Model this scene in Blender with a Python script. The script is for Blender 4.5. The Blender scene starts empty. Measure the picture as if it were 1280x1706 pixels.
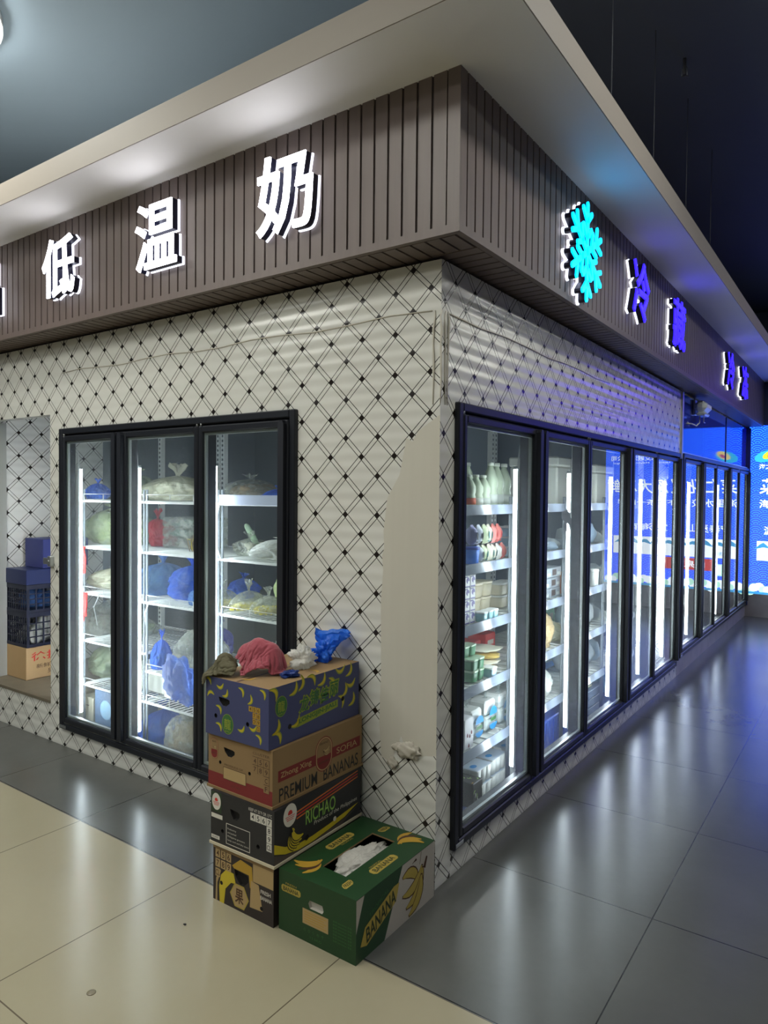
import bpy, bmesh, math, random
from mathutils import Vector, Matrix, noise
sc = bpy.context.scene
COL = sc.collection
# ------------------------------------------------------------------ camera
cam_d = bpy.data.cameras.new('camera')
cam = bpy.data.objects.new('camera', cam_d)
COL.objects.link(cam)
sc.camera = cam
YAW, PITCH, ROLL = 0.614643, -0.025242, 0.009525
_f = Vector((-math.sin(YAW)*math.cos(PITCH), math.cos(YAW)*math.cos(PITCH), math.sin(PITCH)))
_r = Vector((math.cos(YAW), math.sin(YAW), 0))
_u = _r.cross(_f)
_r2 = _r*math.cos(ROLL)+_u*math.sin(ROLL)
_u2 = -_r*math.sin(ROLL)+_u*math.cos(ROLL)
cam.matrix_world = Matrix(((_r2.x, _u2.x, -_f.x, 1.3809), (_r2.y, _u2.y, -_f.y, -2.3253), (_r2.z, _u2.z, -_f.z, 1.55), (0, 0, 0, 1)))
cam_d.sensor_fit = 'HORIZONTAL'
cam_d.sensor_width = 36
cam_d.lens = 36*1161.9/1280
cam_d.clip_start = 0.05
# ------------------------------------------------------------------ world, exposure, light levels
world = bpy.data.worlds.new('world')
sc.world = world
world.use_nodes = True
_bg = world.node_tree.nodes['Background']
_bg.inputs[0].default_value = (0.62, 0.66, 0.72, 1)
_bg.inputs[1].default_value = 0.07
sc.view_settings.view_transform = 'Standard'
sc.view_settings.look = 'None'
sc.view_settings.exposure = 0.0
sc.view_settings.gamma = 1.0
sc.cycles.max_bounces = 10
sc.cycles.transparent_max_bounces = 24
sc.cycles.sample_clamp_indirect = 6.0
LAMP = 22.0          # ceiling lamp diffusers over the beige tiles
LAMP_FAR = 30.0       # ceiling lamp diffusers over the dark aisle
LED = 32.0            # strips inside the coolers
SIGN_W = 8.0         # white sign faces
SIGN_B = 3.2         # blue sign faces
WALLSIGN = 4.2       # backlit wall sign
# ------------------------------------------------------------------ node helpers
def lin(c):
    o = []
    for x in c[:3]:
        x = x/255
        o.append(x/12.92 if x <= 0.04045 else ((x+0.055)/1.055)**2.4)
    return (o[0], o[1], o[2], 1)
class X:
    def __init__(s, nt, sock): s.nt = nt; s.k = sock
    def op(s, o, b=None, c=None):
        n = s.nt.nodes.new('ShaderNodeMath'); n.operation = o
        for i, q in enumerate((s, b, c)):
            if q is None: continue
            if isinstance(q, X): s.nt.links.new(q.k, n.inputs[i])
            else: n.inputs[i].default_value = q
        return X(s.nt, n.outputs[0])
    def __add__(s, b): return s.op('ADD', b)
    def __sub__(s, b): return s.op('SUBTRACT', b)
    def __mul__(s, b): return s.op('MULTIPLY', b)
    def __truediv__(s, b): return s.op('DIVIDE', b)
    def lt(s, b): return s.op('LESS_THAN', b)
    def gt(s, b): return s.op('GREATER_THAN', b)
    def floor(s): return s.op('FLOOR')
    def abs(s): return s.op('ABSOLUTE')
    def near(s): return (s-(s+0.5).floor()).abs()       # distance to the nearest whole number
    def max(s, b): return s.op('MAXIMUM', b)
    def min(s, b): return s.op('MINIMUM', b)
def new_mat(name):
    m = bpy.data.materials.new(name); m.use_nodes = True
    nt = m.node_tree; b = nt.nodes['Principled BSDF']
    return m, nt, b
def xyz(nt):
    t = nt.nodes.new('ShaderNodeTexCoord'); s = nt.nodes.new('ShaderNodeSeparateXYZ')
    nt.links.new(t.outputs['Object'], s.inputs[0])
    return [X(nt, s.outputs[i]) for i in range(3)]
def noise_tex(nt, scale, detail=3, stretch=None):
    t = nt.nodes.new('ShaderNodeTexCoord'); n = nt.nodes.new('ShaderNodeTexNoise')
    n.inputs['Scale'].default_value = scale; n.inputs['Detail'].default_value = detail
    if stretch:
        mp = nt.nodes.new('ShaderNodeMapping'); mp.inputs['Scale'].default_value = stretch
        nt.links.new(t.outputs['Object'], mp.inputs[0]); nt.links.new(mp.outputs[0], n.inputs['Vector'])
    else: nt.links.new(t.outputs['Object'], n.inputs['Vector'])
    return X(nt, n.outputs['Fac'])
def mixcol(nt, fac, a, b):
    n = nt.nodes.new('ShaderNodeMix'); n.data_type = 'RGBA'
    for s, q in ((n.inputs[0], fac), (n.inputs[6], a), (n.inputs[7], b)):
        if isinstance(q, X): nt.links.new(q.k, s)
        elif hasattr(q, 'is_linked'): nt.links.new(q, s)
        else: s.default_value = q
    return n.outputs[2]
def bump(nt, b, h, strength, dist=0.01):
    n = nt.nodes.new('ShaderNodeBump'); n.inputs['Strength'].default_value = strength; n.inputs['Distance'].default_value = dist
    nt.links.new(h.k, n.inputs['Height']); nt.links.new(n.outputs[0], b.inputs['Normal'])
_cache = {}
def mat(name, rgb, rough=0.5, metal=0.0, spec=0.5, var=0.0, vscale=8, stretch=None, bmp=0.0, bscale=60, emit=0.0, coat=0.0, sheen=0):
    if name in _cache: return _cache[name]
    m, nt, b = new_mat(name); c = lin(rgb)
    b.inputs['Base Color'].default_value = c
    b.inputs['Roughness'].default_value = rough; b.inputs['Metallic'].default_value = metal
    b.inputs['Specular IOR Level'].default_value = spec
    if coat: b.inputs['Coat Weight'].default_value = coat; b.inputs['Coat Roughness'].default_value = 0.15
    if sheen: b.inputs['Sheen Weight'].default_value = sheen
    if var:
        n = noise_tex(nt, vscale, 4, stretch)
        d = tuple(x*(1-var) for x in c[:3])+(1,); e = tuple(min(1, x*(1+var)) for x in c[:3])+(1,)
        nt.links.new(mixcol(nt, n, d, e), b.inputs['Base Color'])
    if bmp: bump(nt, b, noise_tex(nt, bscale, 3), bmp)
    if emit:
        b.inputs['Emission Color'].default_value = c; b.inputs['Emission Strength'].default_value = emit
    _cache[name] = m
    return m
def film(name, rgb, cover=0.5, rough=0.25):
    """thin plastic bag: partly see-through, partly shiny, lets light through"""
    if name in _cache: return _cache[name]
    m, nt, b = new_mat(name); c = lin(rgb)
    b.inputs['Base Color'].default_value = c; b.inputs['Roughness'].default_value = rough
    tl = nt.nodes.new('ShaderNodeBsdfTranslucent'); tl.inputs[0].default_value = c
    tr = nt.nodes.new('ShaderNodeBsdfTransparent'); tr.inputs[0].default_value = tuple(0.5+0.5*x for x in c[:3])+(1,)
    m1 = nt.nodes.new('ShaderNodeMixShader'); m1.inputs[0].default_value = 0.35
    nt.links.new(b.outputs[0], m1.inputs[1]); nt.links.new(tl.outputs[0], m1.inputs[2])
    m2 = nt.nodes.new('ShaderNodeMixShader')
    n = noise_tex(nt, 22, 3)
    f = (n*0.5+(cover-0.25)).max(0.05).min(1.0)
    nt.links.new(f.k, m2.inputs[0])
    nt.links.new(tr.outputs[0], m2.inputs[1]); nt.links.new(m1.outputs[0], m2.inputs[2])
    nt.links.new(m2.outputs[0], nt.nodes['Material Output'].inputs[0])
    r1 = (noise_tex(nt, 16, 4, (1.6, 1.6, 0.7))-0.5).abs(); r2 = (noise_tex(nt, 45, 3, (1.5, 1.5, 0.6))-0.5).abs()
    bump(nt, b, r1*-2.0-r2*0.8, 0.9, 0.012)
    _cache[name] = m
    return m
def glass(name='cooler glass', haze=0.07):
    if name in _cache: return _cache[name]
    m, nt, b = new_mat(name); nt.nodes.remove(b)
    fr = nt.nodes.new('ShaderNodeFresnel'); fr.inputs[0].default_value = 1.6
    ge = nt.nodes.new('ShaderNodeNewGeometry')
    f = X(nt, fr.outputs[0])*1.7
    back = X(nt, ge.outputs['Backfacing'])
    f = (f*(back*-1.0+1.0)).min(0.9)
    gl = nt.nodes.new('ShaderNodeBsdfGlossy'); gl.inputs['Roughness'].default_value = 0.0
    tr = nt.nodes.new('ShaderNodeBsdfTransparent'); tr.inputs[0].default_value = (0.93, 0.965, 0.955, 1)
    df = nt.nodes.new('ShaderNodeBsdfTranslucent'); df.inputs[0].default_value = (0.75, 0.8, 0.82, 1)
    h = nt.nodes.new('ShaderNodeMixShader'); h.inputs[0].default_value = haze
    nt.links.new(tr.outputs[0], h.inputs[1]); nt.links.new(df.outputs[0], h.inputs[2])
    mx = nt.nodes.new('ShaderNodeMixShader'); nt.links.new(f.k, mx.inputs[0])
    nt.links.new(h.outputs[0], mx.inputs[1]); nt.links.new(gl.outputs[0], mx.inputs[2])
    nt.links.new(mx.outputs[0], nt.nodes['Material Output'].inputs[0])
    _cache[name] = m
    return m
def wallpaper(name, axis, ou, pu, ov, pv):
    """off-white vinyl with a lattice of paired dark lines and a dark diamond at each crossing"""
    m, nt, b = new_mat(name)
    p = xyz(nt)
    u = (p[axis]-ou)/pu; v = (p[2]-ov)/pv
    a = (u+v).near(); c = (u-v).near()
    ln = ((a-0.082).abs().lt(0.0135)).max((c-0.082).abs().lt(0.0135))
    dot = a.max(c).lt(0.088)
    n = noise_tex(nt, 1.7, 3)
    base = mixcol(nt, n, lin((212, 211, 203)), lin((226, 226, 220)))
    nt.links.new(mixcol(nt, ln.max(dot), base, lin((38, 33, 30))), b.inputs['Base Color'])
    b.inputs['Roughness'].default_value = 0.24
    b.inputs['Specular IOR Level'].default_value = 0.5
    rib = (p[2]*(2*math.pi/0.055)).op('SINE')
    bump(nt, b, rib*0.6+noise_tex(nt, 5, 2)*2.0, 0.16, 0.01)
    return m
def tiles(name, c1, c2, joint, rough, ox, oy, size=0.8):
    m, nt, b = new_mat(name)
    p = xyz(nt)
    u = (p[0]-ox)/size; v = (p[1]-oy)/size
    j = (u.near()*size).min(v.near()*size).lt(0.0022)
    n = noise_tex(nt, 2.2, 6)
    n2 = noise_tex(nt, 30, 3)
    w = nt.nodes.new('ShaderNodeTexWhiteNoise'); w.noise_dimensions = '2D'
    cb = nt.nodes.new('ShaderNodeCombineXYZ')
    nt.links.new(u.floor().k, cb.inputs[0]); nt.links.new(v.floor().k, cb.inputs[1]); nt.links.new(cb.outputs[0], w.inputs['Vector'])
    f = n*0.7+n2*0.15+X(nt, w.outputs['Value'])*0.15
    nt.links.new(mixcol(nt, j, mixcol(nt, f, lin(c1), lin(c2)), lin(joint)), b.inputs['Base Color'])
    rr = n*0.1+(rough-0.05)
    nt.links.new(rr.k, b.inputs['Roughness'])
    bump(nt, b, j*-1.0+n2*0.06, 0.25, 0.003)
    return m
def wave_sign(name, strength):
    """backlit film printed with overlapping wave scallops in two blues"""
    m, nt, b = new_mat(name)
    p = xyz(nt); W = 0.21; h = W/4
    r0 = (p[2]/h).floor()
    def dist(r):
        par = (r*0.5).near()*W            # 0 on even rows, half a period on odd rows
        dx = ((p[0]-par)/W).near()*W
        dz = p[2]-r*h
        return (dx*dx+dz*dz).op('SQRT')
    d1 = dist(r0-1.0); d0 = dist(r0)
    k = d1.lt(2*h)
    d = d1*k+d0*(k*-1.0+1.0)
    ring = ((d/(2*h))*4.0).near().lt(0.13)
    g = (p[2]-0.3)/2.2
    base = mixcol(nt, g, lin((34, 40, 190)), lin((10, 46, 185)))
    nt.links.new(mixcol(nt, ring*0.8, base, lin((40, 116, 215))), b.inputs['Emission Color'])
    b.inputs['Emission Strength'].default_value = strength
    b.inputs['Base Color'].default_value = (0.02, 0.05, 0.3, 1); b.inputs['Roughness'].default_value = 0.3
    return m
# ------------------------------------------------------------------ mesh helpers
class B:
    def __init__(s): s.v = []; s.f = []; s.m = []; s.s = []; s.mats = []
    def add(s, vs, fs, mt, smooth=False):
        if mt not in s.mats: s.mats.append(mt)
        k = s.mats.index(mt); o = len(s.v)
        s.v.extend(tuple(v) for v in vs)
        for f in fs: s.f.append([i+o for i in f]); s.m.append(k); s.s.append(smooth)
        return s
    def box(s, a, b, mt):
        x0, y0, z0 = a; x1, y1, z1 = b
        vs = [(x0,y0,z0),(x1,y0,z0),(x1,y1,z0),(x0,y1,z0),(x0,y0,z1),(x1,y0,z1),(x1,y1,z1),(x0,y1,z1)]
        return s.add(vs, [(3,2,1,0),(4,5,6,7),(0,1,5,4),(1,2,6,5),(2,3,7,6),(3,0,4,7)], mt)
    def rbox(s, a, b, mt, c=0.004):
        """box with chamfered edges"""
        c = min(c, (b[0]-a[0])*.45, (b[1]-a[1])*.45, (b[2]-a[2])*.45)
        vs = []; idx = {}
        for X_ in (0, 1):
            for Y_ in (0, 1):
                for Z_ in (0, 1):
                    for ax in range(3):
                        q = []
                        for i, w in enumerate((X_, Y_, Z_)):
                            e = a[i] if w == 0 else b[i]
                            if i != ax: e += c if w == 0 else -c
                            q.append(e)
                        idx[X_, Y_, Z_, ax] = len(vs); vs.append(q)
        fs = []
        for ax in range(3):
            o1, o2 = (ax+1) % 3, (ax+2) % 3
            for w in (0, 1):
                loop = []
                for p_, q_ in ((0, 0), (1, 0), (1, 1), (0, 1)):
                    k = [0, 0, 0]; k[ax] = w; k[o1] = p_; k[o2] = q_
                    loop.append(idx[k[0], k[1], k[2], ax])
                fs.append(loop if w else loop[::-1])
            for p_ in (0, 1):
                for q_ in (0, 1):
                    k0 = [0, 0, 0]; k0[o1] = p_; k0[o2] = q_; k1 = list(k0); k1[ax] = 1
                    l = [idx[k0[0], k0[1], k0[2], o1], idx[k1[0], k1[1], k1[2], o1], idx[k1[0], k1[1], k1[2], o2], idx[k0[0], k0[1], k0[2], o2]]
                    fs.append(l if p_ == q_ else l[::-1])
        for X_ in (0, 1):
            for Y_ in (0, 1):
                for Z_ in (0, 1):
                    l = [idx[X_, Y_, Z_, i] for i in range(3)]
                    fs.append(l if (X_+Y_+Z_) % 2 else l[::-1])
        return s.add(vs, fs, mt)
    def cyl(s, p0, p1, r0, r1=None, mt=None, n=12, smooth=True):
        r1 = r0 if r1 is None else r1
        return s.tube([p0, p1], [r0, r1], mt, n, smooth)
    def tube(s, pts, r, mt, n=8, smooth=True):
        pts = [Vector(p) for p in pts]; rs = r if isinstance(r, (list, tuple)) else [r]*len(pts)
        vs = []; fs = []
        t0 = (pts[1]-pts[0]).normalized()
        up = Vector((0, 0, 1)) if abs(t0.z) < 0.9 else Vector((1, 0, 0))
        for i, p in enumerate(pts):
            t = (pts[min(i+1, len(pts)-1)]-pts[max(i-1, 0)]).normalized()
            a = t.cross(up)
            if a.length < 1e-4: a = t.cross(Vector((0, 1, 0)))
            a.normalize(); b = a.cross(t)
            up = -b if False else up
            for k in range(n):
                th = 2*math.pi*k/n
                vs.append(p+a*math.cos(th)*rs[i]+b*math.sin(th)*rs[i])
        for i in range(len(pts)-1):
            for k in range(n):
                k2 = (k+1) % n
                fs.append((i*n+k, (i+1)*n+k, (i+1)*n+k2, i*n+k2))
        s.add(vs, fs, mt, smooth)
        e = (len(pts)-1)*n
        o = len(s.v)-len(vs); mi = s.mats.index(mt)
        s.f.append([o+k for k in range(n)]); s.m.append(mi); s.s.append(False)
        s.f.append([o+e+k for k in range(n)][::-1]); s.m.append(mi); s.s.append(False)
        return s
    def lathe(s, prof, c, mt, n=20, smooth=True, sq=None):
        """profile (radius, height) turned about the vertical; sq rounds it towards a square"""
        vs = []; fs = []
        for r, z in prof:
            for k in range(n):
                th = 2*math.pi*(k+0.5)/n
                cx, sx = math.cos(th), math.sin(th)
                if sq:
                    q = (abs(cx)**sq+abs(sx)**sq)**(-1/sq)
                    cx *= q; sx *= q
                vs.append((c[0]+r*cx, c[1]+r*sx, c[2]+z))
        for i in range(len(prof)-1):
            for k in range(n):
                k2 = (k+1) % n
                fs.append((i*n+k, i*n+k2, (i+1)*n+k2, (i+1)*n+k))
        s.add(vs, fs, mt, smooth)
        o = len(s.v)-len(vs); mi = s.mats.index(mt); e = (len(prof)-1)*n
        s.f.append([o+k for k in range(n)][::-1]); s.m.append(mi); s.s.append(False)
        s.f.append([o+e+k for k in range(n)]); s.m.append(mi); s.s.append(False)
        return s
    def prism(s, pts, fr, w0, w1, mt, side=None):
        """2D outline pushed from depth w0 to w1 in frame fr"""
        n = len(pts)
        ar = sum(pts[i][0]*pts[(i+1) % n][1]-pts[(i+1) % n][0]*pts[i][1] for i in range(n))
        if ar < 0: pts = pts[::-1]
        s.add([fr(u, v, w1) for u, v in pts], [list(range(n))], mt)
        vs = [fr(u, v, w0) for u, v in pts]+[fr(u, v, w1) for u, v in pts]
        return s.add(vs, [(i, (i+1) % n, n+(i+1) % n, n+i) for i in range(n)]+[list(range(n))[::-1]], side or mt)
    def flat(s, pts, fr, w, mt):
        n = len(pts)
        ar = sum(pts[i][0]*pts[(i+1) % n][1]-pts[(i+1) % n][0]*pts[i][1] for i in range(n))
        if ar < 0: pts = pts[::-1]
        return s.add([fr(u, v, w) for u, v in pts], [list(range(n))], mt)
    def rect(s, x0, y0, x1, y1, fr, w, mt): return s.flat([(x0, y0), (x1, y0), (x1, y1), (x0, y1)], fr, w, mt)
    def text(s, t, cx, cy, w, h, fr, wz, mt, bold=0.0, shear=0.0, rot=0.0):
        vs, fs = glyphs(t, bold)
        x0 = min(v[0] for v in vs); x1 = max(v[0] for v in vs); y0 = min(v[1] for v in vs); y1 = max(v[1] for v in vs)
        sx = w/(x1-x0); sy = h/(y1-y0) if h else sx
        out = []
        ca, sa = math.cos(rot), math.sin(rot)
        for v in vs:
            x = (v[0]-(x0+x1)/2)*sx; y = (v[1]-(y0+y1)/2)*sy; x += shear*y
            out.append(fr(cx+x*ca-y*sa, cy+x*sa+y*ca, wz))
        return s.add(out, fs, mt)
    def build(s, name, parent=None, uv=False):
        me = bpy.data.meshes.new(name)
        me.from_pydata(s.v, [], s.f)
        for m in s.mats: me.materials.append(m)
        me.polygons.foreach_set('material_index', s.m)
        me.polygons.foreach_set('use_smooth', s.s)
        me.update()
        o = bpy.data.objects.new(name, me); COL.objects.link(o)
        if parent: o.parent = parent
        return o
_gl = {}
def glyphs(t, bold=0.0):
    k = (t, bold)
    if k not in _gl:
        cu = bpy.data.curves.new('lettering', 'FONT'); cu.body = t; cu.size = 1; cu.offset = bold; cu.resolution_u = 4; cu.fill_mode = 'FRONT'
        o = bpy.data.objects.new('lettering', cu); COL.objects.link(o)
        dg = bpy.context.evaluated_depsgraph_get()
        me = bpy.data.meshes.new_from_object(o.evaluated_get(dg))
        vs = [tuple(v.co) for v in me.vertices]
        fs = []
        for p in me.polygons:
            l = list(p.vertices)
            if p.normal.z < 0: l = l[::-1]
            fs.append(l)
        bpy.data.objects.remove(o); bpy.data.curves.remove(cu); bpy.data.meshes.remove(me)
        _gl[k] = (vs, fs)
    return _gl[k]
def tag(o, label=None, cat=None, group=None, kind=None):
    if label: o['label'] = label
    if cat: o['category'] = cat
    if group: o['group'] = group
    if kind: o['kind'] = kind
    return o
def thing(name, label, cat, loc=(0, 0, 0), rz=0.0, group=None):
    o = bpy.data.objects.new(name, None); o.empty_display_size = 0.05
    COL.objects.link(o); o.location = loc; o.rotation_euler = (0, 0, rz)
    return tag(o, label, cat, group)
def struct(o): o['kind'] = 'structure'; return o
def dup(root, loc, label=None, rz=None):
    r = root.copy(); COL.objects.link(r); r.location = loc
    if rz is not None: r.rotation_euler = (0, 0, rz)
    if label: r['label'] = label
    for ch in list(root.children):
        c = ch.copy(); COL.objects.link(c); c.parent = r
        for g in list(ch.children):
            d = g.copy(); COL.objects.link(d); d.parent = c
    return r
HALF = math.pi/2
def SL(u, d, z): return (u, d, z)          # along the left front: u = x, d = depth behind the glass
def SR(u, d, z): return (-d, u, z)         # along the right front: u = y, d = depth behind the glass
RZ = {'L': 0.0, 'R': HALF}
LOC = {'L': SL, 'R': SR}
# ------------------------------------------------------------------ materials shared by many things
BLACK = mat('black aluminium', (38, 41, 48), 0.38, 0.3)
BLACK2 = mat('black plastic profile', (33, 36, 44), 0.45)
STEEL = mat('brushed steel', (190, 195, 198), 0.3, 0.9)
ALU = mat('pale aluminium', (196, 200, 198), 0.35, 0.6)
WHITEM = mat('white powder coated metal', (226, 229, 226), 0.4)
LEDM = mat('lit white tube', (238, 246, 255), 0.4, emit=LED)
PAINT = mat('off-white ceiling paint', (232, 230, 226), 0.6, var=0.03, vscale=3)
LIP = mat('grey beige edge paint', (150, 142, 132), 0.6)  # bulkhead edge faces, darker than its underside
GLASS = glass()
DARKHOLE = mat('dark slot', (70, 76, 80), 0.8)
VINYL = mat('plain vinyl folds', (206, 201, 188), 0.25)
# ------------------------------------------------------------------ floor
def slab(name, x0, y0, x1, y1, z0, z1, m):
    b = B(); b.box((x0, y0, z0), (x1, y1, z1), m); return struct(b.build(name))
slab('floor', -6.5, -0.49, 7.5, 8.2, -0.1, 0, tiles('dark grey tile', (74, 76, 73), (98, 99, 95), (26, 26, 26), 0.23, 0.742, 0.315))
slab('floor_beige', -6.5, -6.5, 7.5, -0.49, -0.1, 0, tiles('beige polished tile', (150, 142, 117), (164, 157, 133), (96, 88, 72), 0.22, -0.05, -0.49))
# ------------------------------------------------------------------ wallpapered cooler walls
WPL = wallpaper('lattice wallpaper, short front', 0, -0.462, 0.1663, 1.140, 0.1616)
WPR = wallpaper('lattice wallpaper, long front', 1, 0.193, 0.1643, 1.960, 0.170)
WPI = wallpaper('lattice wallpaper, inside', 1, 0.155, 0.1660, 1.883, 0.1625)
WPB = wallpaper('lattice wallpaper, base strip', 1, 0.131, 0.1590, 0.070, 0.165)
WPX = wallpaper('lattice wallpaper, inner partition', 0, -0.1, 0.165, 0.5, 0.165)
BARE = mat('bare painted panel under torn wallpaper', (204, 200, 187), 0.5, var=0.03, vscale=4, stretch=(9, 9, 0.4))
EDGE = mat('grey panel core', (150, 152, 148), 0.6)
WT, ZT = 0.06, 2.455
def wall_piece(b, x0, x1, z0, z1, m): b.box((x0, 0, z0), (x1, WT, z1), m)
b = B()
for x0, x1, z0, z1 in ((-6, -3.62, 0, ZT), (-3.62, -2.78, 0, 0.235), (-3.62, -2.78, 2.02, ZT), (-2.78, -2.645, 0, ZT), (-2.645, -0.738, 0, 0.115), (-2.645, -0.738, 1.925, ZT)):
    wall_piece(b, x0, x1, z0, z1, WPL)
# the pier at the corner, its paper torn away from a long ragged patch
torn = [(0.0, 1.86), (-0.10, 1.80), (-0.125, 1.76), (-0.155, 1.775), (-0.185, 1.63), (-0.245, 1.535), (-0.262, 1.40), (-0.258, 1.33), (-0.268, 1.30), (-0.262, 1.24), (-0.272, 1.11), (-0.268, 0.80), (-0.275, 0.62), (-0.262, 0.47), (-0.205, 0.455), (-0.195, 0.505), (-0.165, 0.575), (-0.135, 0.50), (-0.07, 0.515), (0.0, 0.53)]
frl = lambda u, v, w: (u, -w, v)
b.flat(torn[::-1], frl, 0, BARE)
up = [(-0.738, 0.9), (-0.27, 0.9)]
left = [(-0.738, ZT), (0.0, ZT)]+torn+[(0.0, 0.0), (-0.738, 0.0)]
b.flat(left, frl, 0, WPL)
b.box((-0.738, 0.001, 0), (-0.002, WT, ZT), EDGE)
struct(b.build('wall_left'))
b = B()
b.flat([(u, v) for u, v in ((0, 0), (0.118, 0), (0.118, ZT), (0, ZT))], lambda u, v, w: (w, u, v), 0, WPR)
b.box((-WT, 0.06, 0), (-0.001, 0.118, ZT), EDGE)
b.box((-WT, 0.118, 0), (0, 3.955, 0.112), WPB)
b.box((-WT, 0.118, 1.922), (0, 3.955, ZT), WPR)
b.box((-WT, 3.955, 0), (0, 4.03, ZT), WPR)
struct(b.build('wall_right'))
b = B(); STONE = mat('grey veined stone', (148, 144, 150), 0.35, var=0.35, vscale=6, bmp=0.05)
b.box((-WT, 4.03, 0), (0, 7.9, 0.15), STONE)
struct(b.build('trim_1'))
b = B(); b.box((-0.02, 4.03, 0.15), (0.012, 4.075, ZT), ALU)
struct(b.build('trim_2'))
b = B(); b.box((-0.035, 7.85, 0.15), (0.03, 7.9, ZT), mat('dark blue corner post', (40, 52, 120), 0.35))
struct(b.build('trim_3'))
# vertical folds of loose vinyl by the corner, and the taped seam under the fascia
b = B(); random.seed(3)
for k, (x, y) in enumerate(((-0.03, -0.002), (0.0, 0.0), (0.002, 0.028), (0.002, 0.05))):
    b.tube([(x+random.uniform(-.004, .004), y+random.uniform(-.003, .003), z) for z in (1.90, 1.98, 2.06, 2.13, 2.19, 2.235, 2.262)], [.002, .004, .005, .004, .005, .004, .002], VINYL, 6)
b.tube([(0.002, 0.065+0.25*i, 2.258-0.006*math.sin(i*2)) for i in range(9)], 0.003, VINYL, 6)
b.tube([(-0.04-0.2*i, -0.001, 2.262+0.008*math.sin(i*1.7)) for i in range(14)], 0.003, VINYL, 6)
struct(b.build('trim_4'))
# torn paper hanging from the bare patch
def crumple(b, c, size, m, seed, n=14, rough=0.45, flat_bottom=True):
    vs = []; fs = []; rnd = Vector((seed*3.1, seed*1.7, seed*0.9))
    for i in range(n+1):
        th = math.pi*i/n
        for k in range(2*n):
            ph = math.pi*k/n
            d = Vector((math.sin(th)*math.cos(ph), math.sin(th)*math.sin(ph), math.cos(th)))
            q = d*1.6+rnd
            r = 1+rough*(noise.noise(q)+0.6*abs(noise.noise(q*2.3))+0.35*abs(noise.noise(q*5)))-rough*0.3
            p = Vector((d.x*size[0]*r, d.y*size[1]*r, d.z*size[2]*r))
            if flat_bottom and p.z < -size[2]*0.75: p.z = -size[2]*0.75
            vs.append(p+Vector(c))
    for i in range(n):
        for k in range(2*n):
            k2 = (k+1) % (2*n)
            fs.append((i*2*n+k, (i+1)*2*n+k, (i+1)*2*n+k2, i*2*n+k2))
    b.add(vs, fs, m, True)
    return b
b = B(); TORN = mat('torn paper backing', (196, 190, 176), 0.6)
crumple(b, (0, 0, 0), (0.062, 0.014, 0.032), TORN, 4, 18, 0.6, False)
o = b.build('torn_paper'); o.location = (-0.13, -0.012, 0.53)
tag(o, 'crumpled scrap of torn wallpaper stuck on the bare pier above the green box', 'torn paper')
b = B(); crumple(b, (0, 0, 0), (0.02, 0.012, 0.02), TORN, 9, 12, 0.6, False)
o = b.build('torn_paper'); o.location = (-0.20, -0.011, 0.465)
tag(o, 'little curled tag of torn wallpaper, lower one of the two on the pier', 'torn paper')
# ------------------------------------------------------------------ fascia with ridged boards
OV, ZB, ZF = 0.168, 2.473, 3.046
WOOD = mat('grey brown laminate', (112, 99, 94), 0.42, var=0.16, vscale=3, stretch=(10, 10, 0.7))
WOODD = mat('laminate groove', (66, 58, 56), 0.6)
b = B()
YE = 7.9
b.box((-6, -OV+0.008, ZB+0.02), (OV-0.008, 0.3, ZF), WOODD)
b.box((-0.3, 0.29, ZB+0.02), (OV-0.008, YE, ZF), WOODD)
PITCH_S, RW = 0.064, 0.054
x = OV-0.055
b.box((OV-0.05, -OV, ZB+0.03), (OV, -OV+0.05, ZF), WOOD)
while x > -4.2:
    b.box((x-RW, -OV, ZB+0.03), (x, -OV+0.016, ZF), WOOD); x -= PITCH_S
y = -OV+0.058
while y < YE:
    b.box((OV-0.016, y, ZB+0.03), (OV, min(y+RW, YE), ZF), WOOD); y += PITCH_S
# bottom bead and ridged underside
b.box((-6, -OV-0.003, ZB), (OV+0.003, -OV+0.022, ZB+0.03), WOOD)
b.box((OV-0.022, -OV+0.022, ZB), (OV+0.003, YE, ZB+0.03), WOOD)
b.box((-6, -OV+0.02, ZB+0.004), (OV-0.02, 0.05, ZB+0.022), WOODD)
b.box((-0.05, 0.05, ZB+0.004), (OV-0.02, YE, ZB+0.022), WOODD)
x = OV-0.03
while x > -4.2:
    b.box((x-RW, -OV+0.022, ZB-0.002), (x, 0.05 if x < 0.0 else -0.0, ZB+0.01), WOOD); x -= PITCH_S
y = 0.01
while y < YE:
    b.box((-0.05, y, ZB-0.002), (OV-0.022, y+RW, ZB+0.01), WOOD); y += PITCH_S
struct(b.build('wall_fascia'))
# ------------------------------------------------------------------ bulkhead above the fascia and the ceiling
LX, LY, LH = 0.478, -0.474, 0.112
b = B()
b.box((-6, LY+.004, ZF), (LX-.004, 0.6, ZF+LH), PAINT)
b.box((-0.3, 0.6, ZF), (LX-.004, YE, ZF+LH), PAINT)
b.box((-6, LY, ZF+.001), (LX-.004, LY+.004, ZF+LH), LIP)
b.box((LX-.004, LY, ZF+.001), (LX, YE, ZF+LH), LIP)
struct(b.build('ceiling_bulkhead'))
CZ = 3.95
slab('ceiling', -7, -7, -0.2, 8.4, CZ, CZ+0.1, mat('lamplit slate grey ceiling', (150, 168, 184), 0.75, var=0.06, vscale=1))  # side near the round lamp, its brightness put into the colour
slab('ceiling_aisle', -0.2, -7, 7.5, 8.4, CZ, CZ+0.1, mat('shaded exposed ceiling', (76, 80, 88), 0.75, var=0.15, vscale=1))  # unlit aisle side, its shade put into a darker colour
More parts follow.
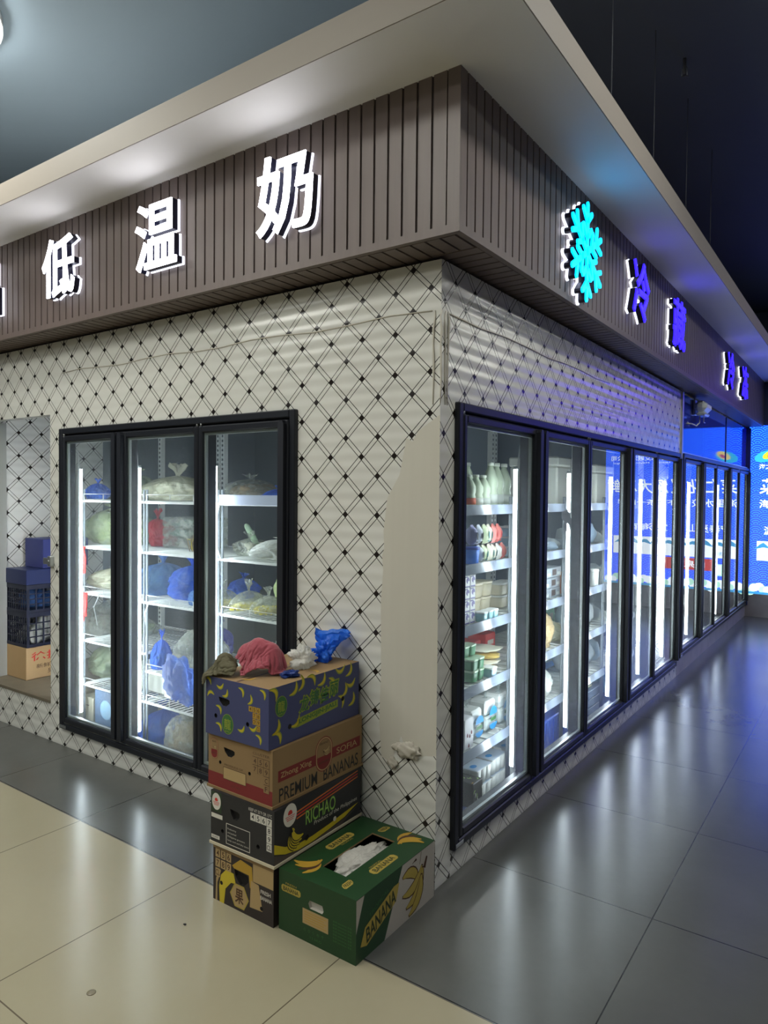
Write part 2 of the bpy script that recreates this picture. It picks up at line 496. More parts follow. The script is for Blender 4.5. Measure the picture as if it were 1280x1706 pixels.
# end wall with the backlit sign
b = B(); NAVY = mat('dark blue end wall', (58, 62, 92), 0.45)
b.box((-1.7, YE+0.01, 0), (7.5, YE+0.2, CZ), NAVY)
struct(b.build('wall_end'))
b = B(); b.box((0.0, YE-0.02, 0), (1.9, YE+0.01, 0.275), STONE)
b.box((0.0, YE-0.03, 0.275), (1.9, YE+0.01, 0.30), mat('stone cap', (150, 140, 135), 0.4))
struct(b.build('wall_end_dado'))
b = B(); b.box((0.6, 6.9, 3.35), (7.5, YE, CZ), mat('blue grey beam paint', (96, 104, 122), 0.7))
struct(b.build('ceiling_beam'))
# hangers and a sprinkler
RODM = mat('dull hanger steel', (70, 72, 78), 0.6)
for k, yy in enumerate((0.75, 1.45, 2.2, 2.95)):
    b = B(); b.cyl((0.40, yy, ZF+LH), (0.40, yy, CZ), 0.0022, None, RODM, 6)
    b.cyl((0.40, yy, ZF+LH), (0.40, yy, ZF+LH+0.015), 0.008, None, STEEL, 6)
    w = ('nearest the fascia corner', 'second along from the fascia corner', 'third along from the fascia corner', 'farthest along, before the blue letters')[k]
    tag(b.build('hanger_rod'), 'thin ceiling hanger rod above the white bulkhead, '+w, 'rod', 'hanger rods of the bulkhead')
b = B(); b.cyl((0.47, 1.78, CZ-0.09), (0.47, 1.78, CZ), 0.009, None, RODM, 10); b.cyl((0.47, 1.78, CZ-0.105), (0.47, 1.78, CZ-0.1), 0.02, None, RODM, 12)
for s in (-1, 1): b.cyl((0.47+s*0.014, 1.78, CZ-0.1), (0.47+s*0.012, 1.78, CZ-0.05), 0.002, None, STEEL, 6)
tag(b.build('sprinkler'), 'small metal fire sprinkler head on the dark ceiling', 'sprinkler')
# ------------------------------------------------------------------ ceiling lamps
HOUS = mat('lamp housing', (225, 225, 225), 0.5)
LAMPM = mat('lit lamp diffuser', (246, 246, 238), 0.5, emit=LAMP)
LAMPF = mat('lit lamp diffuser, aisle', (250, 250, 243), 0.5, emit=LAMP_FAR)
def disc_lamp(x, y, r, m, label):
    t = thing('ceiling_lamp', label, 'lamp', (x, y, CZ), 0, 'ceiling lamps')
    b = B(); b.lathe([(r+0.03, -0.05), (r+0.03, 0.0)], (0, 0, 0), HOUS, 40); b.build('housing', t)
    b = B(); b.lathe([(r*.9, -0.115), (r, -0.095), (r, -0.045)], (0, 0, 0), m, 40); b.build('diffuser', t)
def panel_lamp(x, y, sx, sy, m, label):
    t = thing('ceiling_lamp', label, 'lamp', (x, y, CZ), 0, 'ceiling lamps')
    b = B(); b.rbox((-sx/2-0.02, -sy/2-0.02, -0.05), (sx/2+0.02, sy/2+0.02, 0), HOUS, 0.006); b.build('housing', t)
    b = B(); b.box((-sx/2, -sy/2, -0.056), (sx/2, sy/2, -0.045), m); b.build('diffuser', t)
disc_lamp(-2.535, -0.895, 0.42, LAMPM, 'glowing round ceiling lamp cut by the upper corner of the view')
for x, y in ((-0.9, -2.3), (-3.6, -2.9), (-1.4, -4.6), (1.6, -4.2)):
    panel_lamp(x, y, 1.2, 0.6, LAMPM, 'lit ceiling panel out of view over the beige tiles')
for x, y in ((1.6, 0.5), (2.9, 3.4), (3.0, 6.2)):
    panel_lamp(x, y, 0.3, 1.2, LAMPF, 'lit ceiling panel out of view over the dark aisle')
# ------------------------------------------------------------------ inside of the cold room
COOL = mat('grey cold room panel', (112, 124, 132), 0.55, var=0.08, vscale=2)
slab('floor_cold_room', -6, 0.06, -0.06, YE, 0.0, 0.015, mat('cold room floor', (96, 102, 106), 0.5, var=0.1))
slab('ceiling_cold_room', -6, 0.06, -0.06, YE, 2.40, 2.45, COOL)
b = B(); b.box((-3.67, 0.06, 0), (-3.62, 0.9, 2.4), WPI); b.box((-3.67, 0.9, 0), (-3.62, 2.6, 2.4), COOL)
struct(b.build('wall_cold_room_side'))
b = B(); b.box((-3.62, 2.55, 0), (-1.7, 2.6, 2.4), COOL); b.box((-1.75, 2.6, 0), (-1.7, YE, 2.4), COOL)
struct(b.build('wall_cold_room_back'))
b = B(); b.box((-1.70, 3.99, 0), (-0.34, 4.03, 2.4), COOL); b.box((-0.34, 3.99, 0), (-0.06, 4.03, 2.4), WPX)
struct(b.build('wall_cold_room_partition'))
b = B(); b.box((-1.7, YE-0.05, 0), (-0.06, YE, 2.4), COOL)
struct(b.build('wall_cold_room_end'))
# raised threshold and jambs of the open doorway
b = B(); SILL = mat('worn sill board', (108, 100, 84), 0.6, var=0.2, vscale=12)
b.box((-3.62, -0.006, 0.235), (-2.78, 0.85, 0.252), SILL)
b.box((-3.63, 0.0, 0.252), (-3.60, 0.142, 2.02), mat('grey door jamb', (168, 170, 164), 0.5))
struct(b.build('door_1'))
b = B(); b.rbox((-0.05, -0.03, -0.02), (0.012, -0.012, 0.02), STEEL, 0.004)
b.rbox((-0.005, -0.028, -0.032), (0.03, 0.0, 0.032), STEEL, 0.004); b.cyl((0.012, -0.034, 0.0), (0.012, -0.026, 0.0), 0.008, None, STEEL, 10)
o = b.build('door_latch'); o.location = (-2.765, 0, 1.12)
tag(o, 'small metal latch on the wall at the edge of the open doorway', 'latch')
# ------------------------------------------------------------------ glass door cases
def case(label, side, x0, x1, z0, z1, doors, leds):
    t = thing('cooler_door_case', label, 'glass door cooler', (0, 0, 0), RZ[side])
    b = B(); e = 0.036
    for a, c in (((x0, -0.022, z0), (x0+e, 0.07, z1)), ((x1-e, -0.022, z0), (x1, 0.07, z1)), ((x0+e, -0.022, z0), (x1-e, 0.07, z0+e)), ((x0+e, -0.022, z1-e), (x1-e, 0.07, z1))):
        b.rbox(a, c, BLACK, 0.005)
    for i in range(len(doors)-1):
        m = (doors[i][1]+doors[i+1][0])/2
        b.box((m-0.03, 0.02, z0+e), (m+0.03, 0.07, z1-e), BLACK2)
    b.box((x0+e, 0.012, z0+e), (x1-e, 0.07, z0+e+0.022), BLACK2)
    b.box((x0+e, 0.012, z1-e-0.03), (x1-e, 0.07, z1-e), BLACK2)
    b.rbox((x0+e, -0.014, z0+e), (x1-e, 0.012, z0+e+0.006), ALU, 0.002)
    b.build('frame', t)
    b = B(); b.rbox((x0+0.012, -0.0235, z0+0.008), (x0+0.075, -0.0222, z0+0.026), STEEL, 0.0005); b.build('maker_plate', t)
    for a, c, h in doors:
        b = B(); za, zb = z0+e+0.008, z1-e-0.01
        hl = 0.052 if h < 0 else 0.028; hr = 0.052 if h > 0 else 0.028
        for p, q in (((a, -0.026, za), (a+hl, 0.01, zb)), ((c-hr, -0.026, za), (c, 0.01, zb)), ((a+hl, -0.026, za), (c-hr, 0.01, za+0.034)), ((a+hl, -0.026, zb-0.034), (c-hr, 0.01, zb))):
            b.rbox(p, q, BLACK, 0.006)
        d = b.build('door', t)
        ga, gc, gz, gt = a+hl, c-hr, za+0.034, zb-0.034
        b = B(); b.box((ga, -0.012, gz), (gc, -0.007, gt), GLASS); b.build('pane', d)
        b = B(); s = 0.011
        for p, q in (((ga, -0.006, gz), (ga+s, 0.008, gt)), ((gc-s, -0.006, gz), (gc, 0.008, gt)), ((ga+s, -0.006, gz), (gc-s, 0.008, gz+s)), ((ga+s, -0.006, gt-s), (gc-s, 0.008, gt))):
            b.box(p, q, ALU)
        b.build('spacer', d)
        b = B(); hx = a+0.024 if h < 0 else c-0.024
        b.prism([(hx-0.017, za+0.02), (hx+0.017, za+0.02), (hx+0.017, zb-0.02), (hx+0.009, zb-0.004), (hx-0.009, zb-0.004), (hx-0.017, zb-0.02)], lambda u, v, w: (u, -w, v), 0.024, 0.048, BLACK2)
        b.build('handle', d)
        b = B(); kx = c-0.012 if h < 0 else a+0.012
        b.cyl((kx, -0.014, zb), (kx, -0.014, zb+0.016), 0.006, None, STEEL, 8)
        b.build('hinge_pin', d)
    for x in leds:
        b = B(); b.box((x-0.022, 0.07, z0+0.07), (x+0.022, 0.08, z1-0.22), WHITEM); hs = b.build('light_fitting', t)
        b = B(); b.cyl((x, 0.094, z0+0.075), (x, 0.094, z1-0.24), 0.016, None, LEDM, 10); b.cyl((x, 0.094, z1-0.24), (x, 0.094, z1-0.225), 0.017, None, ALU, 10)
        b.tube([(x, 0.09, z1-0.225), (x+0.004, 0.085, z1-0.17), (x, 0.078, z1-0.12)], 0.004, WHITEM, 6)
        b.build('light_tube', hs)
    return t
case('black framed three door cooler with bagged vegetables, left of the wallpapered pier', 'L', -2.65, -0.734, 0.112, 1.926, [(-2.612, -2.036, 1), (-2.03, -1.384, -1), (-1.379, -0.772, 1)], [-2.615, -2.03, -1.395])
case('black framed five door dairy cooler along the wallpapered side, right of the pier', 'R', 0.115, 3.958, 0.109, 1.922, [(0.15, 0.920, 1), (0.934, 1.655, -1), (1.662, 2.436, 1), (2.456, 3.180, -1), (3.186, 3.92, 1)], [0.915, 1.655, 2.446, 3.183, 3.915])
case('black framed five door cooler at the far end with a blue glossy panel above', 'R', 4.075, 7.85, 0.15, 1.93, [(4.11, 4.845, 1), (4.86, 5.585, -1), (5.592, 6.33, 1), (6.345, 7.07, -1), (7.077, 7.815, 1)], [4.13, 4.853, 5.588, 6.338, 7.073, 7.8])
# glass transom over the far case with an air unit seen behind it
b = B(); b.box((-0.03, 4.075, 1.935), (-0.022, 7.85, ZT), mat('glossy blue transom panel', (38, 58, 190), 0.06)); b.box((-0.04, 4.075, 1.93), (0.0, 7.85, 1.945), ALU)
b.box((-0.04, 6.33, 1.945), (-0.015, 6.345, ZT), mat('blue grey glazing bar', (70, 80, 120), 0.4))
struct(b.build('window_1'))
t = thing('wall_unit', 'small white rounded unit with a loose cable, above the far cooler under the soffit', 'wall unit', (0.0, 4.62, 2.33))
WU = mat('white unit casing', (232, 240, 240), 0.3)
b = B(); b.rbox((0.0, -0.12, 0.0), (0.11, 0.16, 0.10), WU, 0.035); b.build('casing', t)
b = B(); b.rbox((0.02, -0.10, -0.035), (0.10, 0.10, -0.002), mat('pale grey lens cover', (196, 206, 206), 0.2), 0.012); b.build('lens_cover', t)
b = B(); b.rbox((-0.022, -0.04, -0.02), (0.0, 0.06, 0.12), STEEL, 0.004); b.build('bracket', t)
b = B(); b.tube([(0.03, 0.02, -0.03), (0.025, 0.03, -0.09), (0.01, -0.02, -0.12), (-0.01, -0.12, -0.11), (-0.015, -0.3, -0.12)], 0.006, WHITEM, 8); b.tube([(0.05, 0.10, 0.0), (0.03, 0.2, -0.07), (0.01, 0.36, -0.06)], 0.005, WHITEM, 8); b.build('cable', t)
# ------------------------------------------------------------------ lit letters on the fascia
def glyph3(txt, bold, ext):
    cu = bpy.data.curves.new('lettering', 'FONT'); cu.body = txt; cu.size = 1; cu.offset = bold; cu.extrude = ext; cu.resolution_u = 4
    o = bpy.data.objects.new('lettering', cu); COL.objects.link(o)
    me = bpy.data.meshes.new_from_object(o.evaluated_get(bpy.context.evaluated_depsgraph_get()))
    r = ([tuple(v.co) for v in me.vertices], [list(p.vertices) for p in me.polygons])
    bpy.data.objects.remove(o); bpy.data.curves.remove(cu); bpy.data.meshes.remove(me)
    return r
NAVYR = mat('dark letter return', (26, 26, 52), 0.35)
HALO = mat('lit clear backing of letters', (235, 240, 255), 0.3, emit=1.7)
def letter(ch, label, group, side, u, z, w, h, face, bold=0.011):
    loc = (u, -OV, z) if side == 'L' else (OV, u, z)
    t = thing('sign_letter', label, 'sign letter', loc, RZ[side], group)
    vs, fs = glyph3(ch, bold, 0.5)
    x0 = min(v[0] for v in vs); x1 = max(v[0] for v in vs); y0 = min(v[1] for v in vs); y1 = max(v[1] for v in vs)
    sx, sy = w/(x1-x0), h/(y1-y0); cx, cy = (x0+x1)/2, (y0+y1)/2
    def layer(name, vs, fs, d0, d1, m):
        b = B(); b.add([((v[0]-cx)*sx, -((v[2]+0.5)*(d1-d0)+d0), (v[1]-cy)*sy) for v in vs], fs, m)
        return b.build(name, t)
    va, fa = glyph3(ch, bold+0.010, 0.5)
    layer('backing', va, fa, 0.006, 0.015, HALO)
    layer('return', vs, fs, 0.018, 0.048, NAVYR)
    layer('face', vs, fs, 0.048, 0.056, face)
WFACE = mat('lit white sign face', (246, 246, 255), 0.3, emit=SIGN_W)
BFACE = mat('lit blue sign face', (38, 22, 255), 0.3, emit=SIGN_B)
CFACE = mat('lit cyan sign face', (0, 190, 255), 0.3, emit=SIGN_B*0.8)
G1 = 'lit white letters on the short side of the fascia'
letter('品', 'lit white Chinese letter cut by the picture edge, before the letter 低', G1, 'L', -3.13, 2.775, 0.30, 0.32, WFACE)
letter('低', 'lit white Chinese letter 低 on the brown ridged fascia', G1, 'L', -2.305, 2.777, 0.315, 0.32, WFACE)
letter('温', 'lit white Chinese letter 温 on the brown ridged fascia', G1, 'L', -1.455, 2.777, 0.31, 0.32, WFACE)
letter('奶', 'lit white Chinese letter 奶, the one nearest the fascia corner', G1, 'L', -0.62, 2.778, 0.31, 0.325, WFACE)
G2 = 'lit blue letters on the long side of the fascia'
letter('冷', 'lit blue Chinese letter 冷 right beside the cyan snowflake', G2, 'R', 1.94, 2.765, 0.34, 0.34, BFACE)
letter('藏', 'lit blue Chinese letter 藏 on the dark fascia', G2, 'R', 2.91, 2.765, 0.36, 0.34, BFACE)
letter('冷', 'lit blue Chinese letter 冷 farther down the fascia, before 冻', G2, 'R', 5.06, 2.765, 0.36, 0.34, BFACE)
letter('冻', 'lit blue Chinese letter 冻, last one before the end wall', G2, 'R', 5.93, 2.765, 0.38, 0.34, BFACE)
t = thing('sign_snowflake', 'lit cyan snowflake emblem on the dark ridged fascia', 'snowflake sign', (OV, 0.985, 2.72), HALF)
def snow(name, R, wid, d0, d1, m):
    b = B(); fr = lambda u, v, w: (u, -w, v)
    def bar(p, q, w):
        p, q = Vector(p), Vector(q); n = (q-p).normalized(); k = Vector((-n.y, n.x))*w/2
        e = n*w*0.35
        b.prism([tuple(p-k), tuple(q-k), tuple(q+e-k*0.4), tuple(q+e+k*0.4), tuple(q+k), tuple(p+k)], fr, d0, d1, m)
    for i in range(6):
        a = math.pi/2+i*math.pi/3; c = Vector((math.cos(a), math.sin(a)))
        bar((0, 0), c*R*0.93, wid)
        for r, l in ((0.28, 0.31), (0.58, 0.33)):
            for s in (-1, 1):
                a2 = a+s*math.radians(48); bar(c*R*r, c*R*r+Vector((math.cos(a2), math.sin(a2)))*R*l, wid*0.92)
    b.build(name, t)
snow('backing', 0.25, 0.036, 0.006, 0.015, HALO); snow('return', 0.245, 0.028, 0.018, 0.05, NAVYR); snow('face', 0.245, 0.028, 0.05, 0.058, CFACE)
# ------------------------------------------------------------------ backlit wall sign
t = thing('wall_sign', 'blue backlit wave-pattern sign with white writing on the far end wall', 'sign', (0, 0, 0))
YS = YE-0.02
b = B(); b.box((0.012, YS-0.012, 0.30), (1.88, YS, 2.487), wave_sign('blue wave sign film', WALLSIGN)); b.build('panel', t)
b = B()
for a, c in (((0.0, YS-0.02, 0.30), (0.012, YS, 2.5)), ((1.88, YS-0.02, 0.30), (1.892, YS, 2.5)), ((0.012, YS-0.02, 2.487), (1.88, YS, 2.5))): b.box(a, c, BLACK)
b.build('frame', t)
SW = mat('lit white sign lettering', (235, 246, 255), 0.4, emit=1.6); fr = lambda u, v, w: (u, YS-0.013-w, v)
def line(*a): 
    b = B(); [b.text(*q) for q in a]; b.build('lettering', t)
line(('海之源', 0.24, 1.955, 0.22, 0.07, fr, 0, SW, 0.02))
line(('辽宁绿艾城海洋公司', 1.38, 2.10, 0.84, 0.075, fr, 0, SW, 0.01))
for i, q in enumerate(('Liaoning', 'Haiyang', 'Gongsi')): line((q, 1.10+0.28*i, 2.03, 0.22, 0.03, fr, 0, SW))
for i, ch in enumerate('菜仁化又深大冰鲜'): line((ch, 0.245+0.215*i, 1.70, 0.19, 0.20, fr, 0, SW, 0.015, 0.15))
line(('海里水饺', 0.42, 1.475, 0.56, 0.11, fr, 0, SW, 0.012)); line(('下午茶一口鲜', 1.3, 1.475, 0.8, 0.08, fr, 0, SW, 0.01))
line(('游泰灵山', 0.47, 1.13, 0.54, 0.11, fr, 0, SW, 0.012)); line(('赏海南', 1.3, 1.13, 0.6, 0.10, fr, 0, SW, 0.012))
b = B(); LG = [mat('sign '+n, c, 0.4, emit=1.2) for n, c in (('turquoise', (60, 200, 225)), ('yellow', (245, 225, 60)), ('red', (190, 60, 60)), ('pale green', (190, 245, 225)), ('teal', (60, 150, 205)))]
ell = lambda cx, cy, rx, ry, n=24, rot=0: [(cx+rx*math.cos(2*math.pi*i/n)*math.cos(rot)-ry*math.sin(2*math.pi*i/n)*math.sin(rot), cy+rx*math.cos(2*math.pi*i/n)*math.sin(rot)+ry*math.sin(2*math.pi*i/n)*math.cos(rot)) for i in range(n)]
b.flat(ell(0.21, 2.09, 0.14, 0.07, 24, 0.3), fr, 0.0, LG[0]); b.flat(ell(0.25, 2.11, 0.09, 0.045, 24, 0.5), fr, 0.001, LG[1]); b.flat(ell(0.26, 2.10, 0.04, 0.02, 16, 0.5), fr, 0.002, LG[2])
b.build('logo', t)
b = B()
b.rect(0.125, 0.74, 1.75, 0.99, fr, 0, SW)
for i in range(10):
    x = 0.2+i*0.16; b.flat([(x-0.11, 0.88), (x-0.04, 0.95), (x+0.0, 0.975-0.02*(i % 2)), (x+0.05, 0.93), (x+0.1, 0.89), (x, 0.91)], fr, 0.001, LG[4])
b.text('舟山渔歌', 0.3, 0.80, 0.2, 0.05, fr, 0.001, LG[4]); b.rect(0.42, 0.56, 1.05, 0.72, fr, 0, LG[2]); b.text('山泉水', 0.72, 0.64, 0.4, 0.1, fr, 0.001, SW, 0.02)
b.rect(0.30, 0.50, 0.38, 0.66, fr, 0, LG[3]); b.rect(0.315, 0.515, 0.38, 0.645, fr, 0.001, SW)
b.build('picture', t)
b = B(); random.seed(8)
for i in range(33):
    x = 0.05+i*0.055; b.flat([q for q in ell(x, 0.33+0.07*abs(math.sin(i*0.9)), 0.06, 0.05, 16)], fr, 0.0+i*0.00004, SW if i % 3 else LG[3])
b.rect(0.012, 0.30, 1.88, 0.33, fr, 0.002, LG[4])
b.build('cloud_band', t)
t = thing('light_band', 'violet blue lit band on the end wall above and beside the wave sign', 'light band', (2.35, YE+0.009, 2.83))
b = B(); b.rbox((-1.1, -0.04, -0.17), (1.1, 0.0, 0.17), BLACK, 0.004); b.build('housing', t)
b = B(); b.box((-1.07, -0.046, -0.14), (1.07, -0.04, 0.14), mat('lit violet band', (88, 60, 255), 0.4, emit=6.0)); b.build('diffuser', t)
# ------------------------------------------------------------------ banana cartons by the pier
KRAFT = mat('kraft cardboard', (138, 112, 76), 0.75, var=0.08, vscale=5)
INK = {n: mat('print '+n, c, r) for n, c, r in (('black', (28, 26, 28), 0.6), ('white', (206, 203, 192), 0.6), ('red', (118, 34, 36), 0.6), ('yellow', (196, 176, 40), 0.5), ('yellow green', (138, 150, 48), 0.6), ('green', (54, 104, 52), 0.6), ('orange', (200, 106, 50), 0.6), ('tan', (172, 146, 100), 0.6), ('ochre', (176, 140, 44), 0.6), ('brown', (74, 48, 30), 0.6), ('lime', (150, 190, 90), 0.6), ('scarlet', (196, 52, 44), 0.6), ('gold', (170, 150, 66), 0.6))}
def crescent(cx, cy, L, W, rot, bend=0.35, n=9):
    up = []; dn = []
    for i in range(n):
        s = i/(n-1)*2-1; x = s*L/2; y = bend*L*(s*s-0.4); w = W/2*max(0.22, (1-abs(s)**2.6))
        a = math.atan(4*bend*s); up.append((x-math.sin(a)*w, y+math.cos(a)*w)); dn.append((x+math.sin(a)*w, y-math.cos(a)*w))
    c, s_ = math.cos(rot), math.sin(rot)
    return [(cx+x*c-y*s_, cy+x*s_+y*c) for x, y in up+dn[::-1]]
def keyhole(outer, holes):
    """outline with holes joined in by slits (holes sorted by x, slit to the outline's lower edge)"""
    pts = list(outer)                                # outer starts lower-left, counter-clockwise
    ins = []
    for h in sorted(holes, key=lambda h: min(p[0] for p in h)):
        k = min(range(len(h)), key=lambda i: h[i][1]); h2 = h[k:]+h[:k]
        ar = sum(h2[i][0]*h2[(i+1) % len(h2)][1]-h2[(i+1) % len(h2)][0]*h2[i][1] for i in range(len(h2)))
        if ar > 0: h2 = [h2[0]]+h2[1:][::-1]
        foot = (h2[0][0], outer[0][1]); ins += [foot]+h2+[h2[0], foot]
    return [pts[0]]+ins+pts[1:]
HOLE = mat('dark inside of a carton', (20, 17, 15), 0.9)
class Carton:
    def __init__(s, label, cx, cy, z, w, l, h, m, rz=0.0, holes=(), top=None, right=None, inner=None):
        inner = inner or HOLE
        s.t = thing('banana_carton', label, 'carton', (cx, cy, z), rz, 'banana cartons by the pier')
        s.w, s.l, s.h = w, l, h
        s.F = lambda u, v, k: (u, -l/2-k, v)
        s.R = lambda u, v, k: (w/2+k, u, v)
        s.T = lambda u, v, k: (-v, u, h+k)
        b = s.b = B(); x, y = w/2, l/2
        fp = [(-x, 0), (x, 0), (x, h), (-x, h)]
        b.add([s.F(u, v, 0) for u, v in keyhole(fp, holes)] if holes else [s.F(u, v, 0) for u, v in fp], [list(range(4 if not holes else len(keyhole(fp, holes))))], m)
        b.add([s.R(u, v, 0) for u, v in ((-y, 0), (y, 0), (y, h), (-y, h))], [(0, 1, 2, 3)], right or m)
        b.add([(x, y, 0), (-x, y, 0), (-x, y, h), (x, y, h)], [(0, 1, 2, 3)], m)
        b.add([(-x, y, 0), (-x, -y, 0), (-x, -y, h), (-x, y, h)], [(0, 1, 2, 3)], m)
        if top != 'open': b.add([(-x, -y, h), (x, -y, h), (x, y, h), (-x, y, h)], [(0, 1, 2, 3)], top or m)
        b.add([(-x, -y, 0), (-x, y, 0), (x, y, 0), (x, -y, 0)], [(0, 1, 2, 3)], KRAFT)
        for q in holes:
            n = len(q); vs = [s.F(u, v, 0) for u, v in q]+[s.F(u, v, -0.012) for u, v in q]
            b.add(vs, [(i, (i+1) % n, n+(i+1) % n, n+i) for i in range(n)]+[list(range(n, 2*n))], inner)
    def done(s, part='lid', lip=None):
        s.b.build(part, s.t)
        if lip:
            b = B(); x, y = s.w/2+0.004, s.l/2+0.004; e = 0.004
            for p, q in (((-x, -y, -0.001), (x, -y+e, 0.009)), ((x-e, -y+e, -0.001), (x, y, 0.009)), ((-x, -y+e, -0.001), (-x+e, y, 0.009)), ((-x+e, y-e, -0.001), (x-e, y, 0.009))): b.box(p, q, lip)
            b.build('base_edge', s.t)
def grip(cx, cy, w=0.06, h=0.03): return [(cx-w/2, cy+h/2), (cx-w/2+0.006, cy), (cx-0.006, cy-h/2), (cx+0.012, cy-h/2), (cx+w/2, cy-0.002), (cx+w/2, cy+h*0.3), (cx+w/2-0.01, cy+h*0.42)]
def vent(cx, cy, r=0.0085): return [(cx+r*math.cos(a*math.pi/4), cy+r*math.sin(a*math.pi/4)) for a in range(8)]
def outline(b, x0, y0, x1, y1, fr, k, m, e=0.002):
    for p in ((x0, y0, x1, y0+e), (x0, y1-e, x1, y1), (x0, y0, x0+e, y1), (x1-e, y0, x1, y1)): b.rect(*p, fr, k, m)
def cells(b, spec, fr, size, mfill, mink, gap=0.0, w=None):
    w = w or size
    for ch, x, y in spec:
        b.rect(x-w/2+gap, y-size/2+gap, x+w/2-gap, y+size/2-gap, fr, 0.0006, mfill)
        b.text(ch, x, y, w*0.45*(1.6 if len(ch) > 1 else 1), size*0.6, fr, 0.0011, mink, 0.01)
def bunch(b, cx, cy, s, fr, fill, ink, rot=0.0, n=5, k0=0.0012, spread=0.33, bend=0.3):
    for i in range(n):
        a = rot+(i-(n-1)/2)*spread; c, d = math.cos(a), math.sin(a)
        x, y = cx+c*s*0.30, cy+d*s*0.30
        b.flat(crescent(x, y, s*0.80, s*0.27, a, bend), fr, k0+i*0.0002, ink); b.flat(crescent(x, y, s*0.74, s*0.21, a, bend), fr, k0+i*0.0002+0.0001, fill)
    b.flat([(cx-s*0.14*math.cos(rot)-s*.05*math.sin(rot), cy-s*0.14*math.sin(rot)+s*.05*math.cos(rot)), (cx-s*.05*math.sin(rot), cy+s*.05*math.cos(rot)), (cx+s*.05*math.sin(rot), cy-s*.05*math.cos(rot)), (cx-s*0.14*math.cos(rot)+s*.05*math.sin(rot), cy-s*0.14*math.sin(rot)-s*.05*math.cos(rot))], fr, k0+0.002, ink)
I = INK
# blue carton, top of the stack
BLUEC = mat('printed blue carton', (62, 68, 108), 0.6, var=0.06, vscale=6)
c = Carton('blue banana carton printed with yellow bananas, topmost of the stack by the pier', -0.526, -0.292, 0.6355, 0.332, 0.526, 0.22, BLUEC, 0.0, [grip(-0.065, 0.135), vent(-0.11, 0.075), vent(0.06, 0.075)], KRAFT)
b = c.b; random.seed(5)
for x, y, r in ((-0.15, 0.205, 2.6), (-0.085, 0.19, 0.3), (-0.14, 0.155, 3.4), (-0.055, 0.165, 0.8), (0.03, 0.19, 2.2), (0.075, 0.165, 1.2), (-0.09, 0.105, 2.3), (-0.09, 0.04, 2.4), (0.09, 0.065, 0.3), (0.03, 0.05, 0.5), (0.12, 0.034, 2.2), (0.14, 0.20, 2.2)):
    b.flat(crescent(x, y, 0.04, 0.013, r), c.F, 0.0006, I['yellow green']); b.flat(crescent(x, y, 0.034, 0.007, r), c.F, 0.0009, I['yellow'])
for fr, x, y in ((c.F, -0.045, 0.055), (c.R, -0.20, 0.145)):
    b.flat(ell(x, y, 0.031, 0.038), fr, 0.0006, I['yellow green']); b.flat(ell(x, y, 0.029, 0.036), fr, 0.0009, I['green'])
    b.text('龍', x, y, 0.036, 0.04, fr, 0.0012, I['yellow green'], 0.01); b.text('JIALI', x, y-0.028, 0.03, 0.008, fr, 0.0012, I['yellow green'])
cells(b, [(ch, 0.075+0.02*i, 0.135-0.022*j) for ch, i, j in (('4', 0, 0), ('5', 1, 0), ('6', 2, 0), ('7', 1, 1), ('8', 2, 1), ('9', 2, 2), ('CL', 2, 3), ('CP', 1, 2))], c.F, 0.022, I['ochre'], I['brown'], 0.001, 0.02)
for x, y, r in ((-0.235, 0.2, 2.2), (-0.13, 0.19, 0.9), (-0.09, 0.205, 1.3), (-0.03, 0.21, 2.4), (0.03, 0.19, 0.8), (0.09, 0.17, 2.0), (0.14, 0.21, 0.1), (0.2, 0.195, 1.0), (0.21, 0.14, 0.2), (-0.22, 0.07, 1.0), (-0.215, 0.04, 2.3), (-0.12, 0.065, 0.6), (0.22, 0.07, 1.0), (0.15, 0.085, 2.0), (0.17, 0.12, 1.1)):
    b.flat(crescent(x, y, 0.06, 0.018, r), c.R, 0.0006, I['yellow green']); b.flat(crescent(x, y, 0.052, 0.010, r), c.R, 0.0009, I['yellow'])
for i, ch in enumerate('龙锦佳丽'):
    x = -0.075+0.058*i; y = 0.125+0.008*(i % 2)+0.004*i
    b.text(ch, x, y, 0.062, 0.068, c.R, 0.0008, I['yellow green'], 0.05, 0.1); b.text(ch, x, y, 0.050, 0.056, c.R, 0.0012, I['green'], 0.02, 0.1)
b.flat([(-0.115, 0.045), (0.125, 0.065), (0.125, 0.095), (-0.115, 0.078)], c.R, 0.0006, I['yellow green']); b.text('LONGJIN-JIALI', 0.004, 0.071, 0.22, 0.022, c.R, 0.0010, I['green'], 0.03, 0.0, 0.075)
for x, y in ((-0.155, 0.06), (0.155, 0.09)): b.flat(vent(x, y, 0.010), c.R, 0.0012, HOLE)
for i in range(7): b.flat(crescent(random.uniform(-.22, .22), random.uniform(-.13, .13), 0.05, 0.014, random.uniform(0, 6)), c.T, 0.0006, I['ochre'])
b.rect(-0.26, -0.006, 0.26, 0.006, c.T, 0.0004, I['brown'])
c.done()
